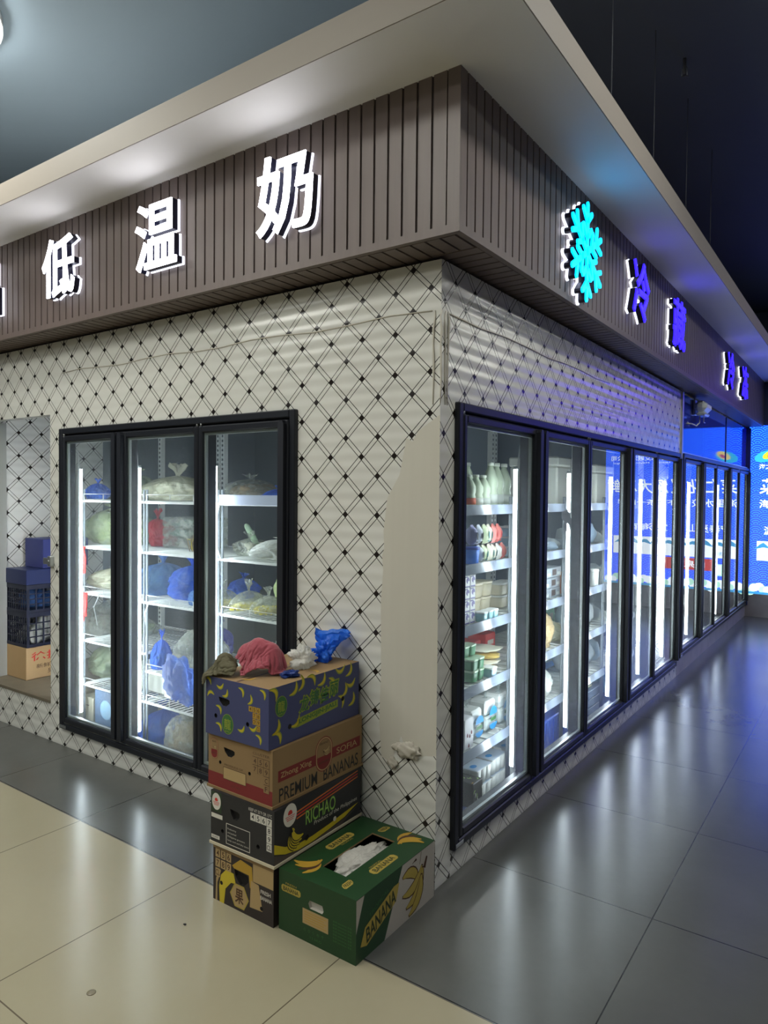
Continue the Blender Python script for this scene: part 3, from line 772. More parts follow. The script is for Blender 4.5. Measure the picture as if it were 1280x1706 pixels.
# kraft carton with a red band
c = Carton('brown kraft banana carton with red band and PREMIUM BANANAS lettering', -0.5175, -0.285, 0.426, 0.344, 0.516, 0.208, KRAFT, -0.015, [grip(-0.055, 0.152), vent(-0.105, 0.105, 0.007), vent(0.055, 0.10, 0.007)])
b = c.b; b.rect(-0.172, 0.0, 0.172, 0.062, c.F, 0.0004, I['red'])
b.rect(-0.085, 0.05, 0.035, 0.092, c.F, 0.0007, I['tan']); outline(b, -0.087, 0.048, 0.037, 0.094, c.F, 0.0009, I['brown'])
b.text('PRODUCE OF', -0.03, 0.103, 0.10, 0.007, c.F, 0.0006, I['brown']); b.text('LOT NO', -0.02, 0.03, 0.05, 0.008, c.F, 0.0008, I['brown'])
def emblem(b, cx, cy, w, h, fr):
    def pill(e): return [(cx+(w/2-e)*math.cos(a), cy+(h/2-w/2)*(1 if math.sin(a) >= 0 else -1)+(w/2-e)*math.sin(a)) for a in [2*math.pi*(i+0.5)/24 for i in range(24)]]
    b.flat(pill(0), fr, 0.0006, I['red']); b.flat(pill(w*0.035), fr, 0.0008, I['tan']); b.flat(pill(w*0.08), fr, 0.0010, I['red']); b.flat(pill(w*0.10), fr, 0.0012, KRAFT)
    b.flat([(x, min(y, cy-h*0.05)) for x, y in pill(w*0.10)], fr, 0.0014, I['red'])
    bunch(b, cx-w*0.02, cy+h*0.08, w*0.5, fr, I['tan'], I['brown'], -0.2, 3, 0.0016, 0.4)
    b.text('BRAND', cx, cy+h*0.32, w*0.5, h*0.06, fr, 0.0016, I['brown'], 0.01); b.text('BANANA', cx, cy-h*0.22, w*0.6, h*0.06, fr, 0.0018, I['brown'], 0.01)
emblem(b, -0.138, 0.152, 0.042, 0.08, c.F)
cells(b, [(ch, 0.085+0.029*i, 0.155-0.03*j) for ch, i, j in (('4', 0, 0), ('5', 1, 0), ('6', 2, 0), ('7', 0, 1), ('8', 1, 1), ('9', 2, 1), ('C', 2, 2), ('F', 2, 3))], c.F, 0.03, I['brown'], I['brown'], 0.0, 0.029)
cells(b, [(ch, 0.085+0.029*i, 0.155-0.03*j) for ch, i, j in (('4', 0, 0), ('5', 1, 0), ('6', 2, 0), ('7', 0, 1), ('8', 1, 1), ('9', 2, 1), ('C', 2, 2), ('F', 2, 3))], lambda u, v, k: c.F(u, v, k+0.0012), 0.03, KRAFT, I['brown'], 0.001, 0.029)
b.text('CLUSTER', 0.115, 0.182, 0.085, 0.009, c.F, 0.0006, I['brown'])
b.rect(-0.23, 0.086, -0.02, 0.128, c.R, 0.0004, I['red']); b.text('Zhong Xing', -0.135, 0.106, 0.165, 0.026, c.R, 0.0008, I['tan'], 0.012)
b.rect(0.06, 0.086, 0.245, 0.128, c.R, 0.0004, I['red']); b.text('SOFIA', 0.16, 0.107, 0.13, 0.024, c.R, 0.0008, I['tan'], 0.0)
emblem(b, 0.02, 0.118, 0.10, 0.135, c.R)
b.text('PREMIUM', -0.122, 0.037, 0.205, 0.05, c.R, 0.0006, I['black'], 0.006); b.text('BANANAS', 0.125, 0.037, 0.215, 0.05, c.R, 0.0006, I['black'], 0.006)
c.done('lid', KRAFT)
# black carton
BLACKC = mat('printed black carton', (34, 34, 38), 0.5)
CREAM = mat('pale cut cardboard edge', (196, 186, 160), 0.7)
c = Carton('black banana carton lettered RICHAO with white oval logo, second from the floor', -0.499, -0.298, 0.221, 0.328, 0.514, 0.203, BLACKC, 0.012, [grip(-0.035, 0.138, 0.05, 0.035), vent(-0.10, 0.06, 0.008), vent(0.085, 0.055, 0.009)])
b = c.b
def oval(x, y, rx, ry, fr):
    b.flat(ell(x, y, rx, ry), fr, 0.0008, I['white']); b.flat([(x+rx*.35*math.cos(i*.52), y+ry*.1+ry*.35*math.sin(i*.52)*(1 if math.sin(i*.52) > 0 else .2)) for i in range(12)], fr, 0.0012, I['scarlet'])
    for k in range(3): b.rect(x-rx*(.7-.1*k), y-ry*(.12+.16*k), x+rx*(.7-.1*k), y-ry*(.06+.16*k), fr, 0.0012, I['scarlet'])
b.rect(-0.162, 0.125, -0.105, 0.2, c.F, 0.0004, mat('print dark green', (40, 58, 36), 0.6)); oval(-0.133, 0.165, 0.024, 0.032, c.F)
b.rect(-0.16, 0.102, -0.10, 0.118, c.F, 0.0006, I['white']); b.rect(-0.16, 0.022, -0.115, 0.036, c.F, 0.0006, I['white']); b.text('CLASS', -0.138, 0.029, 0.03, 0.007, c.F, 0.001, I['black'])
outline(b, -0.08, 0.02, 0.045, 0.098, c.F, 0.0006, I['white'], 0.0025)
for i, w in enumerate((0.045, 0.045, 0.09, 0.11)): b.text(('Produced by', 'and packed', 'Philippine growers', 'keep cool and dry store')[i], -0.072+w/2, 0.078-0.014*i, w, 0.008, c.F, 0.0006, I['white'])
b.text('KEEP AT 55°F OR 13°C', 0.095, 0.183, 0.115, 0.012, c.F, 0.0006, I['white'])
cells(b, [(ch, 0.059+0.027*i, 0.158-0.03*j) for ch, i, j in (('4', 0, 0), ('5', 1, 0), ('6', 2, 0), ('7', 3, 0), ('8', 3, 1), ('9', 3, 2), ('CL', 3, 3))], c.F, 0.03, I['white'], I['black'], 0.0008, 0.027)
oval(-0.175, 0.162, 0.036, 0.042, c.R)
for i in range(3): b.flat([(-0.14+0.0*i, 0.150-0.012*i+0.006), (0.235, 0.190-0.012*i), (0.235, 0.1945-0.012*i), (-0.14, 0.1555-0.012*i+0.006)], c.R, 0.0005, I['orange'] if i != 1 else I['scarlet'])
b.text('RICHAO', 0.0, 0.118, 0.18, 0.058, c.R, 0.0006, I['green'], 0.035); b.text('RICHAO', 0.0, 0.118, 0.176, 0.052, c.R, 0.0010, I['lime'], 0.0)
b.text('Product of the Philippines', 0.095, 0.079, 0.27, 0.02, c.R, 0.0006, I['white'], 0.0, 0.15)
rib = [(-0.257, 0.085), (-0.2, 0.055), (-0.13, 0.038), (-0.05, 0.036), (0.05, 0.042), (0.15, 0.052), (0.24, 0.06)]
b.flat(rib+[(0.15, 0.033), (0.05, 0.022), (-0.05, 0.014), (-0.13, 0.015), (-0.2, 0.028), (-0.257, 0.05)], c.R, 0.0005, I['yellow'])
b.flat([(-0.257, 0.0), (0.1, 0.0), (0.24, 0.05), (0.15, 0.029), (0.05, 0.019), (-0.05, 0.011), (-0.13, 0.012), (-0.2, 0.025), (-0.257, 0.045)], c.R, 0.0004, mat('print grey brown', (78, 70, 66), 0.6))
bunch(b, -0.165, 0.095, 0.10, c.R, I['yellow'], I['black'], -1.15, 5, 0.0012, 0.26)
b.flat(vent(-0.085, 0.045, 0.011), c.R, 0.004, HOLE); b.flat(vent(0.085, 0.05, 0.010), c.R, 0.0012, I['white'])
c.done('lid', CREAM)
# bottom carton
DKC = mat('printed dark brown carton', (44, 36, 36), 0.55, var=0.05)
c = Carton('dark brown carton with tan number squares and a hexagon emblem, bottom of the stack', -0.5, -0.29, 0.0, 0.318, 0.51, 0.220, DKC, 0.0, [grip(-0.005, 0.125, 0.075, 0.05)])
b = c.b; b.rect(-0.158, 0.2, 0.159, 0.218, c.F, 0.0004, KRAFT)
cells(b, [(ch, -0.133+0.03*i, 0.183-0.037*j) for ch, i, j in (('4', 0, 0), ('5', 1, 0), ('6', 2, 0), ('7', 0, 1), ('8', 1, 1), ('9', 2, 1), ('CL', 0, 2))], c.F, 0.036, I['tan'], I['brown'], 0.002, 0.03)
b.flat([(-0.055, 0.16), (-0.01, 0.195), (0.05, 0.185), (0.055, 0.115), (0.04, 0.105), (0.034, 0.15), (-0.044, 0.152)], c.F, 0.0004, I['ochre'])
b.flat([(-0.122, 0.0), (-0.098, 0.0), (-0.09, 0.06), (-0.06, 0.092), (-0.035, 0.095), (-0.046, 0.13), (-0.085, 0.135), (-0.115, 0.105), (-0.125, 0.06)], c.F, 0.0005, I['yellow'])
b.flat([(-0.145, 0.0), (-0.135, 0.0), (-0.135, 0.07), (-0.115, 0.12), (-0.122, 0.125), (-0.142, 0.085)], c.F, 0.0004, I['tan'])
b.rect(0.055, 0.135, 0.158, 0.2, c.F, 0.0005, I['tan'])
b.flat([(0.045, 0.135), (0.085, 0.13), (0.105, 0.04), (0.04, 0.035)], c.F, 0.0006, I['tan'])
b.text('FRESH', 0.12, 0.112, 0.05, 0.014, c.F, 0.0008, I['white'], 0.015); b.text('BANANA', 0.123, 0.09, 0.058, 0.014, c.F, 0.0008, I['white'], 0.015)
hx = [(-0.015+0.05*math.cos(math.pi/3*i), 0.055+0.05*math.sin(math.pi/3*i)) for i in range(6)]
b.flat(hx, c.F, 0.0008, I['gold']); b.flat([(-0.015+(x+0.015)*.88, 0.055+(y-0.055)*.88) for x, y in hx], c.F, 0.0010, I['tan'])
b.text('果', -0.015, 0.055, 0.045, 0.055, c.F, 0.0012, I['brown'], 0.02)
b.flat(vent(0.1, 0.05, 0.008), c.F, 0.001, HOLE); b.flat(vent(-0.112, 0.075, 0.008), c.F, 0.001, HOLE)
c.done()
# green carton in front, its lid slot showing the plastic liner
GREENC = mat('printed green carton', (24, 62, 30), 0.5, var=0.06, vscale=7)
gw, gl_, gh = 0.345, 0.498, 0.218
slot = [(-0.155, -0.055), (0.150, -0.055), (0.155, 0.055), (-0.15, 0.055)]
gh_hole = [(-0.028+0.0, 0.122), (0.028, 0.122), (0.034, 0.132), (0.028, 0.15), (-0.028, 0.15), (-0.034, 0.138)]
c = Carton('green and white banana carton with an open lid slot, on the floor before the pier', -0.155, -0.283, 0.0, gw, gl_, gh, GREENC, 0.004, [gh_hole], 'open', GREENC, mat('white liner in the hand hole', (186, 182, 172), 0.5))
b = c.b; x, y = gl_/2, gw/2
top = keyhole([(-x, -y), (x, -y), (x, y), (-x, y)], [slot])
b.add([c.T(u, v, 0) for u, v in top], [list(range(len(top)))], GREENC)
b.add([c.T(u, v, 0) for u, v in slot]+[c.T(u, v, -0.006) for u, v in slot], [(i, (i+1) % 4, 4+(i+1) % 4, 4+i) for i in range(4)], KRAFT)
def tagp(cx, cy, w, h, fr, txt='BANANA', sk=0.0, rot=0.0, k=0.0006):
    ca, sa = math.cos(rot), math.sin(rot); f = lambda u, v, q: fr(cx+u*ca-(v)*sa+sk*v, cy+u*sa+v*ca, q); e = h*0.25
    b.flat([(-w/2+e, -h/2), (w/2-e, -h/2), (w/2, -h/2+e), (w/2, h/2-e), (w/2-e, h/2), (-w/2+e, h/2), (-w/2, h/2-e), (-w/2, -h/2+e)], f, k, I['gold'])
    if txt: b.text(txt, 0, 0, w*0.8, h*0.62, f, k+0.0005, mat('print deep green', (30, 48, 22), 0.6), 0.02)
tagp(-0.115, 0.185-0.03, 0.09, 0.024, c.F); b.text('FRESH', -0.115, 0.174, 0.05, 0.007, c.F, 0.0006, I['gold'])
b.rect(-0.06, 0.062, 0.055, 0.115, c.F, 0.0006, I['tan'])
for i in range(5): b.rect(-0.052, 0.070+0.0085*i, 0.047-0.01*(i % 2), 0.0725+0.0085*i, c.F, 0.001, I['ochre'])
for i in range(5): b.text('♻♢☂⚖↑'[i], -0.05+0.02*i, 0.042, 0.011, 0.012, c.F, 0.0008, I['green'])
for j in range(7): b.text('香蕉 BANANA 净重', 0.115, 0.05+0.011*j, 0.08, 0.007, c.F, 0.0008, I['green'])
b.text('13.5KG', 0.0, 0.022, 0.05, 0.008, c.F, 0.0008, I['green'])
WPR2 = mat('print off white', (176, 170, 158), 0.6)
b.flat([(-0.249, 0.216), (-0.205, 0.216), (-0.249, 0.105)], c.R, 0.0005, WPR2)
b.flat([(0.025, 0.216), (0.249, 0.216), (0.249, 0.0), (-0.085, 0.0)], c.R, 0.0005, WPR2)
b.flat([(-0.225, 0.05), (-0.19, 0.038), (-0.015, 0.105), (0.005, 0.165), (-0.03, 0.165), (-0.2, 0.105)], c.R, 0.0008, I['gold'])
b.text('BANANA', -0.106, 0.102, 0.185, 0.05, c.R, 0.0012, mat('print deep green', (30, 48, 22), 0.6), 0.02, 0.25, 0.34)
b.text('TROPICAL', -0.12, 0.152, 0.12, 0.014, c.R, 0.0010, I['green'], 0.0, 0.2, 0.36)
for i, (bx, by, L, r) in enumerate(((0.085, 0.155, 0.12, 2.7), (0.10, 0.115, 0.15, 0.45), (0.12, 0.085, 0.16, 0.75), (0.125, 0.06, 0.15, 0.95))):
    b.flat(crescent(bx, by, L, 0.045, r, 0.2), c.R, 0.0008+i*0.0003, I['brown']); b.flat(crescent(bx, by, L*0.94, 0.036, r, 0.2), c.R, 0.0009+i*0.0003, I['gold'])
b.flat([(0.165, 0.15), (0.185, 0.185), (0.195, 0.18), (0.18, 0.14)], c.R, 0.002, I['brown'])
for q in ([(0.09, 0.195), (0.115, 0.205), (0.12, 0.195), (0.118, 0.202), (0.09, 0.192)], [(0.15, 0.215), (0.14, 0.17), (0.142, 0.17), (0.153, 0.215)]): b.flat(q, c.R, 0.001, I['brown'])
tagp(-0.01, -0.115, 0.15, 0.036, c.T); tagp(0.03, 0.118, 0.15, 0.036, c.T)
b.text('TROPICAL', -0.03, -0.09, 0.07, 0.008, c.T, 0.0006, I['gold']); b.text('TROPICAL', 0.04, 0.092, 0.07, 0.008, c.T, 0.0006, I['gold'])
tagp(-0.19, -0.09, 0.05, 0.028, c.T, 'FRESH', 0.4); tagp(0.205, 0.035, 0.05, 0.028, c.T, 'FRESH', -0.4)
for cx, cy, r in ((-0.175, 0.075, -0.3), (0.195, -0.065, 2.9)):
    for i in range(4): b.flat(crescent(cx+0.012*i*math.cos(r+1.5), cy+0.014*i*math.sin(r+1.5), 0.10, 0.026, r-0.35*i+0.4, 0.22), c.T, 0.0006+0.0003*i, I['ochre'] if i != 1 else I['brown'])
c.done()
b = B(); crumple(b, (0, 0, gh-0.034), (0.066, 0.165, 0.036), film('cloudy liner film', (236, 234, 226), 0.95), 21, 44, 0.5)
b.build('liner', c.t)
# ------------------------------------------------------------------ slotted shelf racks behind the glass
def slotted():
    m, nt, b = new_mat('slotted white upright'); p = xyz(nt)
    h = ((p[2]/0.03)-(p[2]/0.03).floor()).lt(0.5)
    nt.links.new(mixcol(nt, h, lin((205, 212, 210)), lin((70, 78, 82))), b.inputs['Base Color']); b.inputs['Roughness'].default_value = 0.45
    return m
SLOT = slotted()
STRIP = mat('frosted price strip', (132, 142, 158), 0.2)
POST = mat('grey front post', (104, 110, 114), 0.45)
def rack(label, side, u0, u1, d0, d1, levels, style, group, top=1.95):
    t = thing('shelf_rack', label, 'shelf rack', LOC[side]((u0+u1)/2, (d0+d1)/2, 0.015), RZ[side], group)
    w, l = (u1-u0)/2-0.004, (d1-d0)/2
    for sx in (-1, 1):
        for sy in (-1, 1):
            b = B(); x, y = sx*(w-0.016), sy*(l-0.016); tp = top if sy > 0 else max(levels)+0.05
            if sy > 0:
                b.box((x-0.016, y-0.016, 0), (x+0.016, y+0.016, tp), WHITEM); b.box((x-0.007, y-0.0168, 0.02), (x+0.007, y-0.016, tp-0.01), SLOT)
            else: b.cyl((sx*(w-.008), y-.008, 0), (sx*(w-.008), y-.008, tp), 0.007, None, POST, 8)
            b.build('upright', t)
    for z in levels:
        z = z-0.015
        b = B()
        if style == 'wire':
            b.box((-w, -l, z-0.016), (w, -l+0.008, z-0.004), WHITEM); b.box((-w, l-0.008, z-0.016), (w, l, z), WHITEM)
            b.box((-w, -l+0.008, z-0.016), (-w+0.008, l-0.008, z), WHITEM); b.box((w-0.008, -l+0.008, z-0.016), (w, l-0.008, z), WHITEM)
            n = 17
            for i in range(n):
                x = -w+0.02+(2*w-0.04)*i/(n-1); b.tube([(x, -l+0.004, z-0.004), (x, l-0.004, z-0.004)], 0.003, WHITEM, 4)
            for f in (-0.4, 0.1, 0.5): b.tube([(-w+0.008, l*f, z-0.009), (w-0.008, l*f, z-0.009)], 0.003, WHITEM, 4)
            s = b.build('shelf', t)
            b = B(); b.tube([(-w+0.01, -l+0.003, z), (-w+0.01, -l+0.003, z+0.035), (w-0.01, -l+0.003, z+0.035), (w-0.01, -l+0.003, z)], 0.003, WHITEM, 6)
            for f in (-0.3, 0.35): b.tube([(w*f, -l+0.003, z), (w*f, -l+0.003, z+0.035)], 0.003, WHITEM, 6)
            if z < 1.3 and int(z*100) % 2 == 0 or z > 1.4: b.build('guard_rail', s)
        else:
            b.box((-w, -l, z-0.02), (w, l, z), WHITEM)
            for i in range(9):
                x = -w+0.03+(2*w-0.06)*i/8; b.cyl((x, -l+0.02, z+0.004), (x, l-0.02, z+0.004), 0.004, None, WHITEM, 5)
            s = b.build('shelf', t)
            b = B(); b.add([(-w, -l-0.012, z-0.024), (w, -l-0.012, z-0.024), (w, -l-0.004, z+0.024), (-w, -l-0.004, z+0.024), (-w, -l-0.008, z-0.024), (w, -l-0.008, z-0.024), (w, -l, z+0.024), (-w, -l, z+0.024)], [(0, 1, 2, 3), (7, 6, 5, 4), (0, 4, 5, 1), (3, 2, 6, 7), (0, 3, 7, 4), (1, 5, 6, 2)], STRIP)
            b.build('price_strip', s)
    return t
GL = 'vegetable racks behind the short glass front'; GR = 'dairy racks behind the long glass front'
rack('white wire rack behind the first glass door from the open doorway', 'L', -2.70, -2.068, 0.162, 0.76, (1.500, 1.209, 0.920, 0.62, 0.342), 'wire', GL)
rack('white wire rack behind the middle glass door of the vegetable cooler', 'L', -2.064, -1.432, 0.162, 0.76, (1.500, 1.209, 0.920, 0.522, 0.342), 'wire', GL)
rack('white wire rack behind the glass door nearest the pier, holding bean sprouts', 'L', -1.428, -0.796, 0.162, 0.76, (1.500, 1.209, 0.920, 0.632), 'wire', GL)
LV = (1.480, 1.200, 0.912, 0.615, 0.312)
for i, w in enumerate(('first dairy door, holding cartons and tubs', 'second dairy door, with a kraft bag', 'third dairy door, with wrapped packs', 'fourth dairy door, sparsely filled')):
    rack('white slotted rack behind the '+w, 'R', 0.292+0.768*i, 1.056+0.768*i, 0.18, 0.70, LV, 'tray', GR)
rack('white slotted rack behind the first door of the far cooler', 'R', 4.10, 4.86, 0.18, 0.70, (1.3, 0.85, 0.4), 'tray', GR)
rack('white slotted rack behind the middle doors of the far cooler', 'R', 5.6, 6.36, 0.18, 0.70, (1.3, 0.85, 0.4), 'tray', GR)
# ------------------------------------------------------------------ makers of the goods
def bag_mesh(w, d, h, seed, neck=0.25, n=52, fold=0.16, lean=0.0):
    """a filled plastic bag: slumped uneven body, creased skin, a short twisted knot with a ragged tuft"""
    rnd = random.Random(seed*13.7); vs = []; fs = []; m = 88; rv = Vector((seed*1.37, seed*0.71, seed*2.3))
    kx, ky = rnd.uniform(-.2, .2)*w, rnd.uniform(-.15, .15)*d; hb = h*(1-neck); tw = rnd.uniform(-1.5, 1.5); tf = rnd.uniform(0, 6.28); nf = rnd.choice((3, 4, 5))
    for i in range(n):
        s = i/(n-1)
        if s < 0.72:
            q = s/0.72; r = (max(0.0, 1-max(0, (q-0.42)/0.58)**2.6))**0.62*0.95+0.07*(1-q); r = min(r, 0.80+0.9*q) if q < .22 else r; z = hb*q; t = 0
        else:
            t = (s-0.72)/0.28; z = hb+h*neck*t; r = 0.07+0.20*max(0, t-0.2)**1.3
        g = max(0, (z/hb-0.45)/0.55) if z < hb else 1.0
        for k in range(m):
            th = 2*math.pi*k/m; c, s_ = math.cos(th), math.sin(th); e = (abs(c)**2.8+abs(s_)**2.8)**(-1/2.8) if t == 0 else 1
            p = Vector((c*2, s_*2, z/h*3))+rv; p2 = Vector((c*6+rv.x, s_*6, z/h*2.2+tw*z)); 
            f = 1+fold*(1.5*noise.noise(p*0.75)-0.9*abs(noise.noise(p*1.7))*1.6-0.55*abs(noise.noise(p*4.0))-0.35*abs(noise.noise(p2*1.3)))+fold*0.35
            f -= 0.10*g*(1-t)*abs(math.sin(th*7+4*noise.noise(p*.8)+tw*3))
            if t > 0: f = 1+0.75*t*math.sin(th*nf+tf)*0.8+0.5*t*noise.noise(p*3)
            zz = z*(1-0.22*abs(noise.noise(p*0.6+Vector((3, 1, 2))))*(1-g*.7)) if i else 0
            if t > 0: zz += h*neck*t*0.55*noise.noise(p*1.1)
            vs.append((kx*g+c*e*w*.52*r*f+lean*z, ky*g+s_*e*d*.5*r*f, min(max(zz, 0), h*1.04)))
    for i in range(n-1):
        for k in range(m):
            k2 = (k+1) % m; fs.append((i*m+k, i*m+k2, (i+1)*m+k2, (i+1)*m+k))
    fs.append([k for k in range(m)][::-1])
    return vs, fs
def lumps(b, w, d, h, m, seed, n=9, kind='leaf'):
    random.seed(seed)
    for i in range(n):
        x, y = random.uniform(-.3, .3)*w, random.uniform(-.3, .3)*d; z = h*(0.12+0.5*random.random())
        s = random.uniform(.16, .26)
        if m.name.startswith('yellow'):
            if i == 0: crumple(b, (0, 0, h*.22), (w*.36, d*.36, h*.2), VEG['cream'], seed, 14, 0.4)
            for q in range(30):
                a = random.uniform(0, 6.28); r = random.uniform(.25, .62)**.6; e = random.uniform(0, 6.28); p = Vector((math.cos(a)*r*w*.62, math.sin(a)*r*d*.62, random.uniform(.01, h*.42*(1.1-r))))
                k = Vector((math.cos(e)*.022, math.sin(e)*.022, random.uniform(-.004, .012))); b.tube([p, p+k*.6, p+k], [0.0035, 0.0035, 0.0075], m, 5)
        elif kind == 'stalk':
            a = random.uniform(-.5, .5); L = w*0.42
            b.tube([(x*.6-L*math.cos(a)*.5, y-L*math.sin(a)*.3, z), (x*.6, y, z+0.01), (x*.6+L*math.cos(a)*.5, y+L*math.sin(a)*.3, z-0.005)], [0.006, 0.009, 0.004], m, 6)
        else:
            o = len(b.v); crumple(b, (x, y, max(z, h*s*0.9)), (w*s, d*s, h*s), m, seed+i, 9, 0.8, False)
            b.v[o:] = [(max(-w*.46, min(w*.46, p[0])), max(-d*.46, min(d*.46, p[1])), min(max(p[2], .007), h*.95)) for p in b.v[o:]]
FILMS = {'clear': film('clear bag film', (228, 232, 222), 0.27), 'white': film('white bag film', (236, 238, 232), 0.95), 'cream': film('cream bag film', (222, 222, 196), 0.85), 'blue': film('blue bag film', (64, 124, 240), 0.55), 'skyblue': film('pale blue bag film', (130, 180, 240), 0.45), 'violet': film('violet blue bag film', (80, 84, 214), 0.6), 'red': film('red mesh film', (190, 40, 60), 0.75), 'greenish': film('greenish bag film', (208, 220, 188), 0.42)}
VEG = {'green': mat('leafy green', (86, 112, 52), 0.6, var=0.4, vscale=30), 'pale': mat('pale green veg', (176, 190, 132), 0.55, var=0.25, vscale=25), 'dark': mat('dark mushroom', (74, 72, 56), 0.7, var=0.4, vscale=30), 'brown': mat('brown root', (132, 112, 84), 0.7, var=0.3, vscale=25), 'sprout': mat('yellow sprout', (214, 198, 62), 0.5, var=0.3, vscale=40), 'cream': mat('cream filling', (226, 222, 204), 0.6), 'red': mat('red onion', (140, 40, 52), 0.5), 'teal': mat('deep teal greens', (52, 92, 78), 0.6, var=0.4, vscale=30)}
def bag(side, u0, u1, z, z1, d, fm, fill, label, seed, dep=0.3, neck=0.22, kind='leaf', group='plastic bags of produce in the vegetable cooler', lean=0.0, fold=0.16, n=9):
    w, h = (u1-u0), z1-z
    t = thing('produce_bag', label, 'bag', LOC[side]((u0+u1)/2, d, z), RZ[side], group)
    vs, fs = bag_mesh(w, dep, h, seed, neck, fold=fold, lean=lean)
    b = B(); b.add(vs, fs, FILMS[fm], True); b.build('bag_film', t)
    if fill:
        b = B(); lumps(b, w*0.8, dep*0.8, h*(1-neck)*0.95, VEG[fill], seed, n, kind); b.build('vegetables', t)
    return t
def box_thing(name, label, cat, side, u0, u1, z0, z1, d, dep, m, group=None, prints=None, rz=0.0, part='carton_body'):
    t = thing(name, label, cat, LOC[side]((u0+u1)/2, d, z0), RZ[side]+rz, group)
    w, h = (u1-u0)/2, z1-z0; b = B(); b.rbox((-w, -dep/2, 0), (w, dep/2, h), m, 0.003)
    b.build(part, t)
    if prints:
        b = B(); prints(b, lambda u, v, k: (u, -dep/2-k, v), w, h, dep); b.build('printed_label', t)
    return t
def pr(mname, *rects):
    def f(b, fr, w, h, dep):
        for i, (x0, y0, x1, y1) in enumerate(rects): b.rect(x0*2*w-w, y0*h, x1*2*w-w, y1*h, fr, 0.001+0.0003*i, mname if not isinstance(mname, (list, tuple)) else mname[i % len(mname)])
    return f
# ------------------------------------------------------------------ vegetable cooler, first door from the doorway
bag('L', -2.835, -2.72, 1.503, 1.635, 0.32, 'blue', 'teal', 'small blue bag at the edge of the top shelf, first door from the doorway', 1, 0.15)
bag('L', -2.83, -2.54, 1.503, 1.71, 0.57, 'greenish', 'sprout', 'yellowish bag behind the small blue one on the top shelf', 2, 0.22)
bag('L', -2.52, -2.42, 1.503, 1.65, 0.33, 'clear', 'teal', 'clear bag of dark greens on the top shelf, against the middle mullion', 3, 0.18)
bag('L', -2.93, -2.44, 1.212, 1.475, 0.44, 'greenish', 'pale', 'big bag of pale green beans on the second shelf, first glass door', 4, 0.34, 0.12, 'leaf', n=14)
bag('L', -2.86, -2.45, 0.923, 1.10, 0.42, 'cream', 'cream', 'cream coloured bag on the third shelf beside the dangling red bag', 5, 0.34, 0.2)
bag('L', -2.86, -2.64, 0.623, 0.895, 0.36, 'clear', 'dark', 'clear bag of dark mushrooms with white handles gathered up', 6, 0.3, 0.3, n=12)
bag('L', -2.585, -2.43, 0.623, 0.76, 0.46, 'clear', 'green', 'clear bag of leafy greens behind the dark mushrooms', 7, 0.24, 0.15)
bag('L', -2.90, -2.585, 0.346, 0.585, 0.42, 'greenish', 'green', 'bulging bag of green leaves on the lowest wire shelf, first glass door', 8, 0.32, 0.2, n=14)
bag('L', -2.525, -2.42, 0.346, 0.53, 0.34, 'blue', 'teal', 'dark blue bag squeezed beside the bulging greens by the mullion', 9, 0.18, 0.2)
TAPE = mat('red plastic strip', (214, 48, 44), 0.4)
def strips(label, u, z1, z0, d, seed):
    random.seed(seed); b = B()
    for i in range(9):
        x = random.uniform(-.035, .035); b.tube([(x*.4, random.uniform(-.01, .01), 0), (x*.8, 0.004, (z0-z1)*0.4), (x, random.uniform(-.01, .01), (z0-z1)*random.uniform(.75, 1))], [0.010, 0.008, 0.005], TAPE, 6)
    o = b.build('red_strips'); o.location = (u, d, z1); tag(o, label, 'red plastic strips', 'red plastic strips on the racks')
strips('red plastic strips hanging from the second shelf beside the light tube', -2.655, 1.206, 1.03, 0.142, 1)
strips('red plastic strips hanging from the third shelf, lower of the two bunches', -2.655, 0.917, 0.74, 0.142, 2)
BEIGE = mat('grey beige carton', (168, 164, 146), 0.7, var=0.05)
box_thing('storage_carton', 'grey beige carton on the cooler floor behind the first glass door', 'carton', 'L', -2.93, -2.66, 0.016, 0.235, 0.36, 0.3, BEIGE, 'cartons on the cooler floor', pr(INK['brown'], (0.15, 0.2, 0.85, 0.23), (0.15, 0.75, 0.85, 0.78)))
def ring_print(b, fr, w, h, dep):
    b.flat(ell(0, h*0.6, w*0.5, w*0.5), fr, 0.001, mat('print pale blue', (150, 190, 220), 0.5)); b.rect(-w*.8, h*.08, w*.8, h*.26, fr, 0.001, INK['ochre'])
box_thing('storage_carton', 'blue carton with a pale round logo on the cooler floor, beside the beige one', 'carton', 'L', -2.64, -2.40, 0.016, 0.30, 0.36, 0.3, mat('blue grey carton', (86, 110, 140), 0.6), 'cartons on the cooler floor', ring_print)
# ------------------------------------------------------------------ vegetable cooler, middle door
bag('L', -2.32, -1.88, 1.503, 1.72, 0.43, 'cream', 'cream', 'big cream coloured bag with a peaked knot on the top shelf, middle door', 11, 0.34, 0.32, n=12)
bag('L', -2.38, -2.245, 1.212, 1.44, 0.48, 'red', 'red', 'dark red mesh bag of onions on the second shelf, middle door', 12, 0.2, 0.25)
for k, z in enumerate((1.212, 1.275, 1.338)):
    t = thing('produce_tray', ('lowest', 'second', 'topmost')[k]+' of the clear produce trays beside the red mesh bag', 'tray', SL(-2.03, 0.50, z), 0, 'clear trays beside the mesh bag')
    b = B(); b.rbox((-0.17, -0.12, 0), (0.17, 0.12, 0.06), FILMS['clear'], 0.012); b.build('tray', t)
    b = B(); lumps(b, 0.3, 0.2, 0.06, VEG['teal' if k else 'dark'], 30+k, 6); b.build('vegetables', t)
b = B(); random.seed(77)
